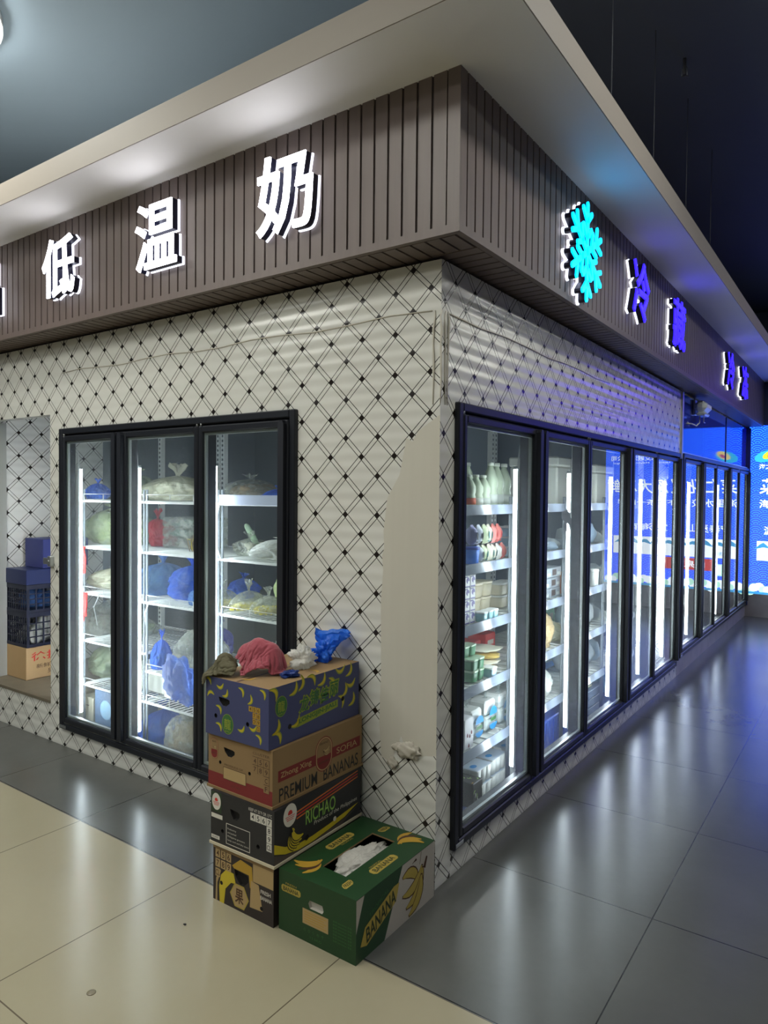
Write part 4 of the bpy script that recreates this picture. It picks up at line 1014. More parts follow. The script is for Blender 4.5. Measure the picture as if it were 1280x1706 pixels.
for i in range(60):
    a = random.uniform(0, 6.28); r = random.uniform(0, .085); x, y = r*math.cos(a), r*math.sin(a)*.7
    b.tube([(x, y, 0.003), (x*1.15+random.uniform(-.02, .02), y*1.1, random.uniform(.03, .09)), (x*1.3+random.uniform(-.02, .02), y*1.2, random.uniform(.03, .11))], [0.003, 0.004, 0.002], VEG['brown'] if i % 3 else VEG['sprout'], 4)
o = b.build('dried_herb_bunch'); o.location = SL(-1.735, 0.31, 1.212); tag(o, 'loose heap of dry brown and yellow herbs at the front of the second shelf', 'herbs')
bag('L', -2.36, -2.115, 0.923, 1.18, 0.42, 'skyblue', 'teal', 'pale blue bag of dark greens on the third shelf, nearer the light tube', 13, 0.32, 0.24, n=12)
bag('L', -2.05, -1.81, 0.923, 1.18, 0.42, 'blue', 'green', 'blue bag of greens on the third shelf, middle door, beside the pale blue one', 14, 0.32, 0.24)
bag('L', -1.77, -1.65, 0.923, 1.03, 0.27, 'skyblue', None, 'small empty sky blue bag hanging over the front of the third shelf', 15, 0.14, 0.2)
bag('L', -2.05, -1.84, 0.525, 0.79, 0.585, 'violet', 'teal', 'violet blue bag behind the big sagging bag, middle door', 16, 0.2, 0.25)
bag('L', -2.06, -1.955, 0.525, 0.75, 0.235, 'blue', 'teal', 'bright blue knotted bag beside the big sagging bag, middle door', 17, 0.11, 0.25)
bag('L', -1.93, -1.60, 0.525, 0.82, 0.33, 'clear', None, 'big white topped bag sagging over the shelf edge, middle door', 18, 0.24, 0.12)
t = thing('produce_bag', 'large pale blue bag drooping in front of the white foam box', 'bag', SL(-1.70, 0.122, 0.395), 0, 'plastic bags of produce in the vegetable cooler')
b = B(); crumple(b, (0, 0.0, 0.13), (0.14, 0.030, 0.125), film('pale blue heavy film', (84, 134, 226), 0.8), 44, 44, 0.42, False); b.build('bag_film', t)
FOAM = mat('white foam box', (228, 230, 218), 0.7, var=0.03, vscale=30)
def foam(label, u0, u1, z0, z1, d, dep, side='L'):
    t = thing('foam_box', label, 'foam box', LOC[side]((u0+u1)/2, d, z0), RZ[side], 'white foam boxes in the coolers'); w, h = (u1-u0)/2, z1-z0
    b = B(); b.rbox((-w+.006, -dep/2+.006, 0), (w-.006, dep/2-.006, h*0.8), FOAM, 0.012); b.build('body', t)
    b = B(); b.rbox((-w, -dep/2, h*0.8), (w, dep/2, h), FOAM, 0.01); b.build('lid', t)
foam('wide white foam box on the lowest wire shelf, middle door', -2.36, -2.03, 0.346, 0.495, 0.44, 0.34)
foam('smaller white foam box beside the wide one, partly behind the door edge', -2.01, -1.79, 0.346, 0.49, 0.42, 0.36)
bag('L', -2.27, -2.07, 0.016, 0.27, 0.36, 'blue', 'green', 'blue topped bag of green vegetables on the cooler floor, middle door', 19, 0.28, 0.25, n=12)
bag('L', -2.00, -1.80, 0.016, 0.29, 0.34, 'clear', 'brown', 'clear bag of brown roots standing on the cooler floor, middle door', 20, 0.26, 0.15, n=12)
# ------------------------------------------------------------------ vegetable cooler, door nearest the pier
b = B(); b.rbox((-0.30, -0.012, 0), (0.30, 0.0, 0.052), mat('lavender white shelf strip', (206, 212, 238), 0.3), 0.003)
o = b.build('shelf_strip'); o.location = SL(-1.11, 0.150, 1.488); tag(o, 'lavender white strip clipped to the front of the top shelf, door nearest the pier', 'shelf strip')
bag('L', -1.66, -1.34, 1.503, 1.66, 0.46, 'clear', 'brown', 'clear bag of beige roots behind the lavender white strip', 22, 0.3, 0.18)
bag('L', -1.27, -1.10, 1.503, 1.59, 0.36, 'blue', 'teal', 'small bright blue bag on the top shelf behind the lavender white strip', 23, 0.16, 0.2)
bag('L', -1.49, -1.345, 1.212, 1.34, 0.40, 'clear', 'cream', 'grey clear crumpled bag with a pale radish poking out', 24, 0.24, 0.3)
b = B(); b.tube([(0, 0, 0), (-0.03, 0, 0.04), (-0.075, 0.0, 0.095), (-0.085, 0, 0.105)], [0.016, 0.018, 0.015, 0.008], mat('pale green radish', (176, 206, 172), 0.4), 12)
o = b.build('radish'); o.location = SL(-1.40, 0.40, 1.27); tag(o, 'pale green radish poking up out of the grey clear bag', 'radish')
bag('L', -1.29, -1.04, 1.212, 1.325, 0.33, 'white', 'cream', 'soft white bag slumped over the second shelf, door nearest the pier', 25, 0.24, 0.12, fold=0.2)
bag('L', -1.63, -1.495, 0.923, 1.06, 0.30, 'clear', 'sprout', 'bag of yellow bean sprouts, the one against the light tube', 26, 0.2, 0.34, n=14)
bag('L', -1.455, -1.315, 0.923, 1.08, 0.31, 'clear', 'sprout', 'bag of yellow bean sprouts, the middle one of three', 27, 0.2, 0.38, n=14)
bag('L', -1.275, -1.13, 0.923, 1.06, 0.30, 'clear', 'sprout', 'bag of yellow bean sprouts, the one beside the cabbage', 28, 0.19, 0.34, n=14)
b = B()
crumple(b, (0, 0, 0.11), (0.12, 0.12, 0.105), VEG['pale'], 61, 20, 0.16, False)
for k in range(5):
    a = k*1.25; crumple(b, (0.05*math.cos(a), 0.05*math.sin(a), 0.10), (0.085, 0.085, 0.09), VEG['pale'], 70+k, 14, 0.22, False)
o = b.build('cabbage'); o.location = SL(-1.23, 0.55, 0.924); tag(o, 'round pale green cabbage behind the bean sprouts', 'cabbage')
bag('L', -1.78, -1.64, 0.923, 1.07, 0.60, 'blue', 'teal', 'blue bag at the back of the third shelf, seen behind the bean sprouts', 29, 0.2, 0.2)
bag('L', -1.32, -1.12, 0.635, 0.85, 0.50, 'clear', 'green', 'clear bag of leafy stalks above the pink cloth', 31, 0.2, 0.2)
bag('L', -1.36, -1.08, 0.635, 0.77, 0.29, 'white', 'cream', 'white bag with gathered handles just above the pink cloth', 32, 0.14, 0.3)
for k, pts in enumerate((((-2.0, 0.145, 0.92), (-2.03, 0.14, 0.86), (-2.02, 0.145, 0.6)), ((-1.41, 0.14, 1.48), (-1.44, 0.14, 1.40), (-1.43, 0.14, 1.27), (-1.40, 0.145, 1.205)), ((-2.49, 0.145, 0.92), (-2.53, 0.135, 0.84), (-2.50, 0.14, 0.73)))):
    b = B(); b.tube([Vector(p)-Vector(pts[0]) for p in pts], 0.0035, WHITEM, 6); o = b.build('white_string'); o.location = pts[0]
    tag(o, 'thin white string hanging '+('beside the light tube, middle door', 'under the lavender white strip', 'before the dark mushrooms, first door')[k], 'string', 'white strings on the racks')
# ------------------------------------------------------------------ open doorway: carton and plastic crates
KR2 = mat('pale kraft carton', (176, 146, 104), 0.7, var=0.05)
t = thing('fruit_carton', 'kraft carton with red Chinese characters, under the crates in the open doorway', 'carton', (-3.47, 0.34, 0.253))
b = B(); b.rbox((-0.13, -0.20, 0), (0.13, 0.20, 0.222), KR2, 0.003); b.build('carton_body', t)
b = B(); fr = lambda u, v, k: (0.13+k, u, v)
b.text('徐振', -0.06, 0.155, 0.21, 0.062, fr, 0.001, INK['scarlet'], 0.01); b.text('新鲜蔬菜', -0.03, 0.085, 0.2, 0.03, fr, 0.001, INK['brown']); b.text('果品', 0.0, 0.04, 0.1, 0.035, fr, 0.001, INK['brown'])
b.build('printed_label', t)
NAVYP = mat('navy plastic crate', (20, 24, 46), 0.45)
def crate(label, u0, u1, z0, z1, d, dep, m, cols=9, rows=4):
    t = thing('plastic_crate', label, 'crate', SL((u0+u1)/2, d, z0), 0, 'plastic crates stacked in the open doorway')
    w, l, h = (u1-u0)/2, dep/2, z1-z0; b = B(); e = 0.012
    for p, q in (((-w, -l), (w, -l+e)), ((-w, l-e), (w, l)), ((-w, -l+e), (-w+e, l-e)), ((w-e, -l+e), (w, l-e))):
        b.box((p[0], p[1], 0), (q[0], q[1], 0.02), m); b.box((p[0], p[1], h-0.03), (q[0], q[1], h), m)
        long_x = q[0]-p[0] > q[1]-p[1]
        n = cols if long_x else cols-2
        for i in range(n+1):
            s = i/n
            if long_x: x = p[0]+(q[0]-p[0]-0.01)*s; b.box((x, p[1]+.003, 0.02), (x+0.01, q[1]-.003, h-0.03), m)
            else: y = p[1]+(q[1]-p[1]-0.01)*s; b.box((p[0]+.003, y, 0.02), (q[0]-.003, y+0.01, h-0.03), m)
        for j in range(1, rows):
            z = 0.02+(h-0.05)*j/rows; b.box((p[0]+.002, p[1]+.002, z), (q[0]-.002, q[1]-.002, z+0.007), m)
    b.box((-w+e, -l+e, 0.004), (w-e, l-e, 0.014), m); b.build('lattice_body', t)
    b = B(); lumps(b, w*1.7, l*1.7, h*0.95, FILMS['white'] if z0 < 0.6 else FILMS['skyblue'], int(z0*100), 9); b.build('packed_bags', t)
crate('navy lattice crate with white bags inside, directly on the kraft carton', -3.602, -3.333, 0.476, 0.712, 0.34, 0.40, NAVYP)
crate('navy lattice crate with pale blue bags inside, second above the carton', -3.602, -3.333, 0.713, 0.905, 0.34, 0.40, NAVYP)
box_thing('lidded_bin', 'dark blue plastic bin on top of the two lattice crates', 'bin', 'L', -3.604, -3.325, 0.907, 1.01, 0.34, 0.41, mat('dark blue bin plastic', (30, 40, 84), 0.4), None, None, 0, 'bin_body')
box_thing('blue_box', 'deep blue box topmost of the stack in the open doorway', 'box', 'L', -3.58, -3.34, 1.012, 1.215, 0.43, 0.34, mat('deep blue box', (42, 50, 108), 0.5), None, None, 0, 'box_body')
# ------------------------------------------------------------------ dairy cooler, first door
random.seed(12)
PET = mat('pale green drink bottle', (206, 220, 192), 0.25, var=0.05); CAP = mat('pale bottle cap', (222, 230, 214), 0.35); ORG = mat('orange label', (222, 104, 62), 0.4); WLAB = mat('white bottle label', (226, 232, 222), 0.4)
def bottle(label, u, d, z, h, r, lab=WLAB, group='bottles on the top dairy shelf'):
    t = thing('drink_bottle', label, 'bottle', SR(u, d, z), HALF, group)
    b = B(); b.lathe([(r*.9, 0), (r, .008), (r, h*.30), (r*.86, h*.38), (r, h*.48), (r*.98, h*.62), (r*.62, h*.80), (r*.38, h*.88), (r*.38, h*.93)], (0, 0, 0), PET, 18); b.build('body', t)
    b = B(); b.lathe([(r*1.01, h*.08), (r*1.01, h*.28)], (0, 0, 0), lab, 18); b.build('wrap_label', t)
    b = B(); b.lathe([(r*.44, h*.92), (r*.44, h*.99), (r*.36, h)], (0, 0, 0), CAP, 14); b.build('cap', t)
    return t
ordn = ('first', 'second', 'third', 'fourth', 'fifth', 'sixth', 'seventh', 'eighth', 'ninth', 'tenth')
b0 = bottle('pale bottle with an orange label, beside the black stile on the top dairy shelf', 0.77, 0.29, 1.490, 0.165, 0.040, ORG)
bs = bottle('short pale green bottle on the top dairy shelf, next to the orange labelled one', 0.852, 0.29, 1.490, 0.165, 0.0385)
dup(bs, SR(0.933, 0.29, 1.490), 'short pale green bottle on the top dairy shelf, beside the first tall bottle')
bt = bottle('tall pale green bottle, first of the three tall ones on the top dairy shelf', 1.016, 0.29, 1.490, 0.235, 0.0405)
dup(bt, SR(1.108, 0.30, 1.490), 'tall pale green bottle, middle of the three tall ones on the top dairy shelf')
dup(bt, SR(1.20, 0.30, 1.490), 'tall pale green bottle, the tall one against the light tube')
bt2 = dup(bt, SR(0.90, 0.42, 1.490), 'tall pale green bottle standing in the back row behind the short ones'); dup(bt, SR(1.0, 0.42, 1.490), 'tall pale green bottle standing in the back row behind the first tall one')
PCH = [mat('pouch '+n, c, 0.3) for n, c in (('grey violet', (150, 150, 190)), ('silver', (190, 196, 204)), ('pale green', (196, 208, 172)), ('cream', (222, 218, 198)), ('pink red', (214, 120, 112)), ('white', (228, 228, 222)))]
def pouch(label, u, d, z, w, h, m, dot, group):
    t = thing('pouch', label, 'pouch', SR(u, d, z), HALF, group); vs = []; n, k = 9, 9
    for sgn in (-1, 1):
        for i in range(n):
            for j in range(k):
                s, q = i/(n-1)*2-1, j/(k-1)
                th = 0.03*(1-abs(s)**3)*(max(0, 1-(abs(q*2-0.9))**4)); vs.append((s*w/2*(1-0.08*math.sin(q*math.pi)), sgn*th*(0.9 if q > .85 else 1), q*h))
    fs = []
    for o in (0, n*k):
        for i in range(n-1):
            for j in range(k-1):
                f = (o+i*k+j, o+(i+1)*k+j, o+(i+1)*k+j+1, o+i*k+j+1); fs.append(f if o == 0 else f[::-1])
    b = B(); b.add(vs, fs, m, True); b.build('pouch_body', t)
    b = B(); b.flat(ell(0, h*.45, w*.28, h*.2, 16), lambda u_, v, q: (u_, -0.031-q, v), 0.001, dot); b.rect(-w*.4, h*.1, w*.4, h*.18, lambda u_, v, q: (u_, -0.027-q, v), 0.001, dot)
    b.build('printed_label', t); return t
DOTS = [INK['black'], INK['white'], INK['scarlet'], mat('print teal', (60, 120, 120), 0.5)]
for r, (zz, us, hh) in enumerate(((1.302, (0.775, 0.848, 0.905, 0.955, 1.005, 1.065), 0.10), (1.21, (0.845, 0.905, 0.96, 1.01, 1.06, 1.12), 0.088))):
    for i, u in enumerate(us):
        k = (0, 1, 2, 3, 4, 4)[i] if r == 0 else (1, 2, 3, 3, 5, 4)[i]
        p = pouch(('upper' if r == 0 else 'lower')+' row of pouches on the second dairy shelf, '+ordn[i]+' from the black stile', u, 0.27+0.012*(i % 2), zz, 0.050, hh, PCH[k], DOTS[0 if k < 2 else 2 if k > 3 else 3], 'pouches on the second dairy shelf')
        p.rotation_euler = (0.1*(i % 2), 0, HALF+0.25)
box_thing('pouch_tray', 'low clear tray holding up the upper row of pouches', 'tray', 'R', 0.74, 1.12, 1.21, 1.30, 0.40, 0.16, STRIP, None, None, 0, 'tray_body')
def tub(label, u, d, z, r, h, m, lm, group, sq=None, cat='tub'):
    t = thing('tub', label, cat, SR(u, d, z), HALF, group)
    b = B(); b.lathe([(r*.84, 0), (r*.88, .004), (r*.97, h*.86)], (0, 0, 0), m, 20, True, sq); b.build('body', t)
    b = B(); b.lathe([(r*1.0, h*.84), (r*1.03, h*.87), (r*1.03, h*.97), (r*.97, h)], (0, 0, 0), lm, 20, True, sq); b.build('lid', t)
    return t
BLT = mat('bright blue tub', (46, 116, 214), 0.35); PBL = mat('pale blue tub', (176, 206, 226), 0.35); CRT = mat('cream tub', (222, 212, 186), 0.4); WHT = mat('white tub plastic', (232, 234, 230), 0.35); AQU = mat('aqua tub', (150, 198, 206), 0.35)
tub('blue tub with a darker lid on the second dairy shelf, against the black stile', 0.755, 0.26, 1.21, 0.042, 0.085, BLT, mat('dark blue lid', (34, 74, 170), 0.4), None)
p0 = tub('pale blue tub stacked by the light tube, lowest of the front column', 1.27, 0.33, 1.21, 0.05, 0.055, PBL, WHT, 'pale blue tubs stacked by the first light tube')
for i, (u, k, w) in enumerate(((1.27, 1, 'second of the front column'), (1.27, 2, 'topmost of the front column'), (1.385, 0, 'lowest of the rear column'), (1.385, 1, 'second of the rear column'), (1.385, 2, 'topmost of the rear column'))):
    dup(p0, SR(u, 0.33, 1.21+0.056*k), 'pale blue tub stacked by the light tube, '+w)
# milk cartons
PUR = mat('print violet', (72, 60, 140), 0.5); CWH = mat('white coated carton', (222, 222, 226), 0.4)
def milk(label, u, d, z, w, h, dep):
    t = thing('milk_carton', label, 'milk carton', SR(u, d, z), HALF, 'violet and white milk cartons on the third dairy shelf'); b = B()
    b.rbox((-w/2, -dep/2, 0), (w/2, dep/2, h), CWH, 0.002); b.build('carton_body', t)
    b = B(); fr = lambda q, v, k: (q, -dep/2-k, v); f2 = lambda q, v, k: (w/2+k, q, v)
    for f, s in ((fr, w), (f2, dep)):
        b.rect(-s/2+.004, h*.06, s/2-.004, h*.16, f, .0008, PUR); b.flat(ell(s*.08, h*.62, s*.30, h*.26, 14), f, .0008, PUR); b.flat(ell(s*.2, h*.45, s*.16, h*.14, 12), f, .0012, CWH); b.rect(-s/2+.004, h*.86, s*.1, h*.94, f, .0008, PUR)
    b.build('printed_label', t); return t
rows = ('bottom', 'second', 'third', 'top'); m0 = None
for c_, u in enumerate((0.655, 0.712)):
    for r_ in range(4):
        lab = 'violet and white milk carton, '+rows[r_]+' of the stack '+('against the black stile' if c_ == 0 else 'beside the beige tubs')
        loc = SR(u, 0.25, 0.922+0.0595*r_)
        if m0 is None: m0 = milk(lab, u, 0.25, 0.922, 0.054, 0.059, 0.05)
        else: dup(m0, loc, lab)
BGT = mat('beige food box', (206, 196, 168), 0.5)
k0 = None
for i, (u, z, w) in enumerate(((0.86, 0.922, 'lower, beside the milk cartons'), (0.97, 0.922, 'lower, second along'), (1.085, 0.922, 'lower, by the upright'), (0.88, 1.004, 'upper, beside the milk cartons'), (0.99, 1.004, 'upper, second along'), (1.102, 1.004, 'upper, by the upright'))):
    if k0 is None: k0 = tub('beige square tub on the third dairy shelf, '+w, u, 0.38, z, 0.05, 0.08, BGT, CRT, 'beige square tubs on the third dairy shelf', 6)
    else: dup(k0, SR(u, 0.38, z), 'beige square tub on the third dairy shelf, '+w)
k0 = None
for i, u in enumerate((0.785, 0.845, 0.905)):
    l = 'small aqua tub at the front of the third dairy shelf, '+('beside the milk cartons', 'middle one', 'nearest the light tube')[i]
    k0 = tub(l, u, 0.215, 0.922, 0.027, 0.05, AQU, WHT, 'small aqua tubs on the third dairy shelf', 6) if k0 is None else dup(k0, SR(u, 0.215, 0.922), l)
k0 = None
for i, (u, z, w) in enumerate(((1.26, 0.922, 'lower, front'), (1.36, 0.922, 'lower, rear'), (1.26, 0.992, 'upper, front'), (1.36, 0.992, 'upper, rear'))):
    l = 'cream cup pack by the light tube on the third dairy shelf, '+w
    k0 = tub(l, u, 0.36, z, 0.048, 0.068, CRT, WHT, 'cream cup packs by the first light tube', 5) if k0 is None else dup(k0, SR(u, 0.36, z), l)
# fourth shelf: green cup packs, yellow bags
GRN = mat('green cup pack', (70, 128, 88), 0.4, var=0.15, vscale=40); GLID = mat('pale green foil', (190, 214, 186), 0.3, 0.2)
k0 = None
for i, (u, d, z, w) in enumerate(((0.745, 0.25, 0.625, 'bottom, against the black stile'), (0.812, 0.25, 0.625, 'bottom, second along'), (0.745, 0.25, 0.682, 'middle, against the black stile'), (0.812, 0.25, 0.682, 'middle, second along'), (0.745, 0.30, 0.739, 'top, against the black stile'), (0.815, 0.30, 0.739, 'top, second along'))):
    l = 'green yogurt pack on the fourth dairy shelf, '+w
    k0 = tub(l, u, d, z, 0.032, 0.056, GRN, GLID, 'green yogurt packs on the fourth dairy shelf', 5, 'yogurt pack') if k0 is None else dup(k0, SR(u, d, z), l)
tub('pale blue yogurt pack at the front of the fourth dairy shelf', 0.892, 0.22, 0.625, 0.034, 0.05, PBL, WHT, None, 5, 'yogurt pack')
YEL = mat('yellow flat bag', (214, 182, 96), 0.35, var=0.2, vscale=20)
for i in range(4):
    b = B(); crumple(b, (0, 0, 0.012), (0.085, 0.10, 0.014), YEL if i % 2 == 0 else PCH[3], 90+i, 12, 0.3); o = b.build('flat_bag'); o.location = SR(0.985+0.02*i, 0.33, 0.626+0.030*i); o.rotation_euler = (0, 0, HALF+0.2*i)
    tag(o, ('yellow', 'cream', 'yellow', 'cream')[i]+' flat bag on the fourth dairy shelf, '+('bottom of the pile', 'second from the bottom', 'third from the bottom', 'top of the pile')[i], 'bag', 'flat bags on the fourth dairy shelf')
REDB = mat('red box', (196, 52, 52), 0.45)
box_thing('red_box', 'red box at the back of the fourth dairy shelf, nearer the green packs', 'box', 'R', 1.22, 1.34, 0.625, 0.70, 0.56, 0.12, REDB, 'red boxes on the fourth dairy shelf', pr(INK['white'], (0.2, 0.3, 0.8, 0.6)), 0, 'box_body')
box_thing('red_box', 'red box at the back of the fourth dairy shelf, nearer the light tube', 'box', 'R', 1.40, 1.53, 0.625, 0.72, 0.56, 0.12, REDB, 'red boxes on the fourth dairy shelf', pr(INK['white'], (0.2, 0.3, 0.8, 0.6)), 0, 'box_body')
# fifth shelf: clear bagged packs with blue round labels
BLB = mat('print sky blue', (40, 140, 206), 0.4)
def cuppack(label, u, z, w, h, d=0.29):
    t = thing('bagged_pack', label, 'bagged pack', SR(u, d, z), HALF, 'clear bagged packs with blue round labels')
    b = B(); 
    for i in range(2): b.rbox((-w/2+.012, -0.05, .006+i*h*.36), (w/2-.012, 0.05, .006+(i+.92)*h*.36), WHT, 0.01)
    b.build('white_cups', t)
    b = B(); vs, fs = bag_mesh(w, 0.13, h, int(u*100), 0.26, fold=0.06); b.add(vs, fs, film('thin clear film', (232, 240, 240), 0.18, 0.12), True); b.build('bag_film', t)
    b = B(); fr = lambda q, v, k: (q, -0.064-k, v)
    b.flat([(x, max(y, h*.40)) for x, y in ell(0, h*.42, w*.30, h*.17, 20)], fr, 0.002, BLB); b.flat([(x, min(y, h*.20)) for x, y in ell(0, h*.20, w*.30, h*.14, 20)], fr, 0.002, BLB); b.rect(-w*.22, h*.26, w*.22, h*.34, fr, 0.002, INK['green'])
    b.build('round_label', t); return t
cuppack('clear bagged pack with blue round label, the one against the black stile', 0.80, 0.322, 0.14, 0.205); cuppack('clear bagged pack with blue round label, the middle one of three', 0.955, 0.322, 0.14, 0.225); cuppack('clear bagged pack with blue round label, the one against the light tube', 1.12, 0.322, 0.14, 0.225)
def drops(b, fr, w, h, dep):
    for x, y in ((-.4, .55), (.1, .5), (.5, .6), (-.1, .2)): b.flat([(x*w, y*h), (x*w+.008, y*h-.012), (x*w+.006, y*h-.022), (x*w-.006, y*h-.022), (x*w-.008, y*h-.012)], fr, 0.001, INK['red'])
box_thing('milk_pack', 'white pack with dark red drops on the fifth dairy shelf', 'milk pack', 'R', 0.61, 0.70, 0.322, 0.47, 0.25, 0.09, CWH, None, drops)
# floor level of the first door
def four(label, u, d, z, g, w=0.165, h=0.085, dep=0.10):
    t = thing('yogurt_pack', label, 'yogurt pack', SR(u, d, z), HALF, g); b = B()
    for i in range(3):
        x = -w/2+w*(i+.5)/3
        for y in (-dep/4, dep/4): b.lathe([(w*.11, 0), (w*.125, .003), (w*.15, h*.9)], (x, y, 0), WHT, 12, True, 4)
    b.build('cups', t)
    b = B(); b.rbox((-w/2, -dep/2, h*.9), (w/2, dep/2, h*.93), WHT, 0.002); b.build('tray_rim', t)
    b = B(); b.rbox((-w/2+.004, -dep/2+.004, h*.93), (w/2-.004, dep/2-.004, h*.95), mat('blue white foil', (206, 220, 236), 0.3, 0.2), 0.001); b.flat(ell(-w*.2, 0, w*.15, w*.1, 14), lambda q, v, k: (q, v, h*.95+k), 0.0006, BLB); b.build('foil_lid', t)
    return t
g = 'white yogurt packs on the floor of the dairy cooler'
f0 = four('white yogurt pack on the cooler floor, lower of the front stack by the black box', 0.82, 0.25, 0.016, g)
dup(f0, SR(0.82, 0.25, 0.101), 'white yogurt pack on the cooler floor, upper of the front stack by the black box')
dup(f0, SR(1.0, 0.255, 0.016), 'white yogurt pack on the cooler floor, lower of the middle front stack'); dup(f0, SR(1.0, 0.255, 0.101), 'white yogurt pack on the cooler floor, upper of the middle front stack')
dup(f0, SR(1.19, 0.255, 0.016), 'white yogurt pack on the cooler floor, lower of the front stack by the light tube'); dup(f0, SR(1.19, 0.255, 0.101), 'white yogurt pack on the cooler floor, upper of the front stack by the light tube')
for i in range(3): dup(f0, SR(1.34, 0.38, 0.016+0.085*i), 'white yogurt pack in the rear stack beside the red upright box, '+('bottom', 'middle', 'top')[i])
def bw(b, fr, w, h, dep):
    for i in range(9): b.flat(crescent(-w+2*w*((i*.37) % 1), h*(.15+.7*((i*.61) % 1)), w*.5, w*.16, i*1.3), fr, 0.001, INK['lime'] if i % 2 else INK['white'])
    for i in range(14): b.flat(crescent(w*(-.8+1.6*((i*.41) % 1)), -dep*.45+dep*.9*((i*.29) % 1), w*.4, w*.14, i), lambda u, v, k: (u, v, h+k), 0.001, INK['lime'] if i % 3 else INK['ochre'])
box_thing('patterned_box', 'black box printed with green leaf shapes on the dairy cooler floor', 'box', 'R', 0.62, 0.715, 0.016, 0.17, 0.28, 0.24, INK['black'], None, bw, 0, 'box_body')
box_thing('patterned_box', 'flat black leaf-printed box behind the front yogurt packs', 'box', 'R', 0.77, 1.15, 0.016, 0.15, 0.42, 0.16, INK['black'], None, bw, 0, 'box_body')
box_thing('red_box', 'tall red box with yellow characters on the dairy cooler floor', 'box', 'R', 1.165, 1.245, 0.016, 0.20, 0.40, 0.10, mat('dark red box', (150, 40, 40), 0.45), None, lambda b, fr, w, h, dep: [b.rect(-w*.5, h*(.12+.2*i), w*.5, h*(.26+.2*i), fr, 0.001, INK['ochre']) for i in range(4)], 0, 'box_body')
b = B(); b.rbox((-0.07, -0.05, 0), (0.07, 0.05, 0.05), mat('blue soft pack', (40, 66, 140), 0.4), 0.015); o = b.build('blue_pack'); o.location = SR(0.535, 0.17, 0.016); o.rotation_euler = (0, 0, HALF); tag(o, 'small blue pack on the floor right behind the first dairy door glass', 'pack')
# ------------------------------------------------------------------ dairy cooler, second door
foam('large pale foam box on the top shelf behind the second dairy door', 1.87, 2.40, 1.492, 1.80, 0.42, 0.34, 'R')
WR = [mat('wrapped pack '+n, c, 0.3, var=0.12, vscale=30) for n, c in (('silver', (196, 204, 208)), ('grey', (164, 174, 184)), ('pale blue', (176, 198, 220)), ('white', (226, 230, 230)), ('cream', (220, 212, 190)))]
def flatpack(label, u, d, z, w, dep, h, m, group, rz=0.0):
    t = thing('wrapped_pack', label, 'wrapped pack', SR(u, d, z), HALF+rz, group); b = B(); crumple(b, (0, 0, h*.5), (w/2, dep/2, h*.62), m, int(u*97+z*31+d*11), 12, 0.22); b.build('wrapper', t); return t
for i in range(5):
    flatpack('flat silver pack on the second shelf behind the second dairy door, '+ordn[i]+' along', 1.64+0.10*i, 0.32+0.02*(i % 2), 1.21, 0.08, 0.17, 0.055+0.01*(i % 2), WR[i % 3], 'flat packs behind the second dairy door', 0.2*(i % 3-1))
for i, (u, z) in enumerate(((1.66, 0.922), (1.83, 0.922), (1.66, 0.985), (1.83, 0.985), (1.68, 1.048), (1.84, 1.048))):
    box_thing('grey_pack_box', 'grey printed box behind the second dairy door, '+('bottom', 'bottom', 'middle', 'middle', 'top', 'top')[i]+(' by the black stile' if i % 2 == 0 else ' by the orange pack'), 'box', 'R', u-.08, u+.08, z, z+0.06, 0.34, 0.2, WR[1], 'grey printed boxes behind the second dairy door', pr([INK['brown'], WR[3]], (0.1, 0.2, 0.5, 0.8), (0.6, 0.2, 0.9, 0.5)), 0, 'box_body')
flatpack('orange and white pack beside the grey boxes, by the light tube', 1.98, 0.28, 0.922, 0.11, 0.14, 0.13, mat('orange pack', (226, 150, 104), 0.4, var=0.3, vscale=30), None)
def paperbag(label, u, d, z, w, dep, h, m):
    t = thing('paper_bag', label, 'bag', SR(u, d, z), HALF); vs, fs = bag_mesh(w, dep, h, 55, 0.0, fold=0.22); b = B(); b.add(vs, fs, m, True); b.build('bag_body', t)
paperbag('crumpled kraft paper bag on the fourth shelf behind the second dairy door', 1.72, 0.32, 0.626, 0.22, 0.2, 0.235, mat('crumpled kraft paper', (204, 178, 132), 0.6, bmp=0.4, bscale=40))
box_thing('green_box', 'small green box behind the kraft paper bag', 'box', 'R', 2.22, 2.46, 0.626, 0.76, 0.55, 0.12, mat('mint green box', (136, 196, 160), 0.45), None, pr([INK['green'], INK['white']], (0.3, 0.2, 0.45, 0.8), (0.6, 0.3, 0.9, 0.7)), 0, 'box_body')
bag('R', 1.87, 2.06, 0.626, 0.78, 0.34, 'cream', 'cream', 'cream bag between the kraft paper bag and the light tube', 57, 0.24, 0.15, group='soft bags behind the second dairy door')
bag('R', 1.56, 1.80, 0.323, 0.565, 0.32, 'white', None, 'big cloudy white bag on the fifth shelf behind the second dairy door', 58, 0.22, 0.12, group='soft bags behind the second dairy door')
box_thing('blue_box', 'bright blue box with yellow print behind the cloudy white bag', 'box', 'R', 2.22, 2.56, 0.323, 0.56, 0.56, 0.12, mat('bright blue box', (36, 128, 216), 0.4), None, pr([INK['tan'], PBL, INK['lime']], (0.05, 0.7, 0.4, 0.9), (0.3, 0.2, 0.9, 0.4), (0.05, 0.1, 0.3, 0.3)), 0, 'box_body')
BCR = mat('blue plastic crate', (44, 84, 190), 0.4)
t = thing('plastic_crate', 'low blue plastic crate on the floor behind the second dairy door', 'crate', SR(1.78, 0.38, 0.016), HALF); b = B()
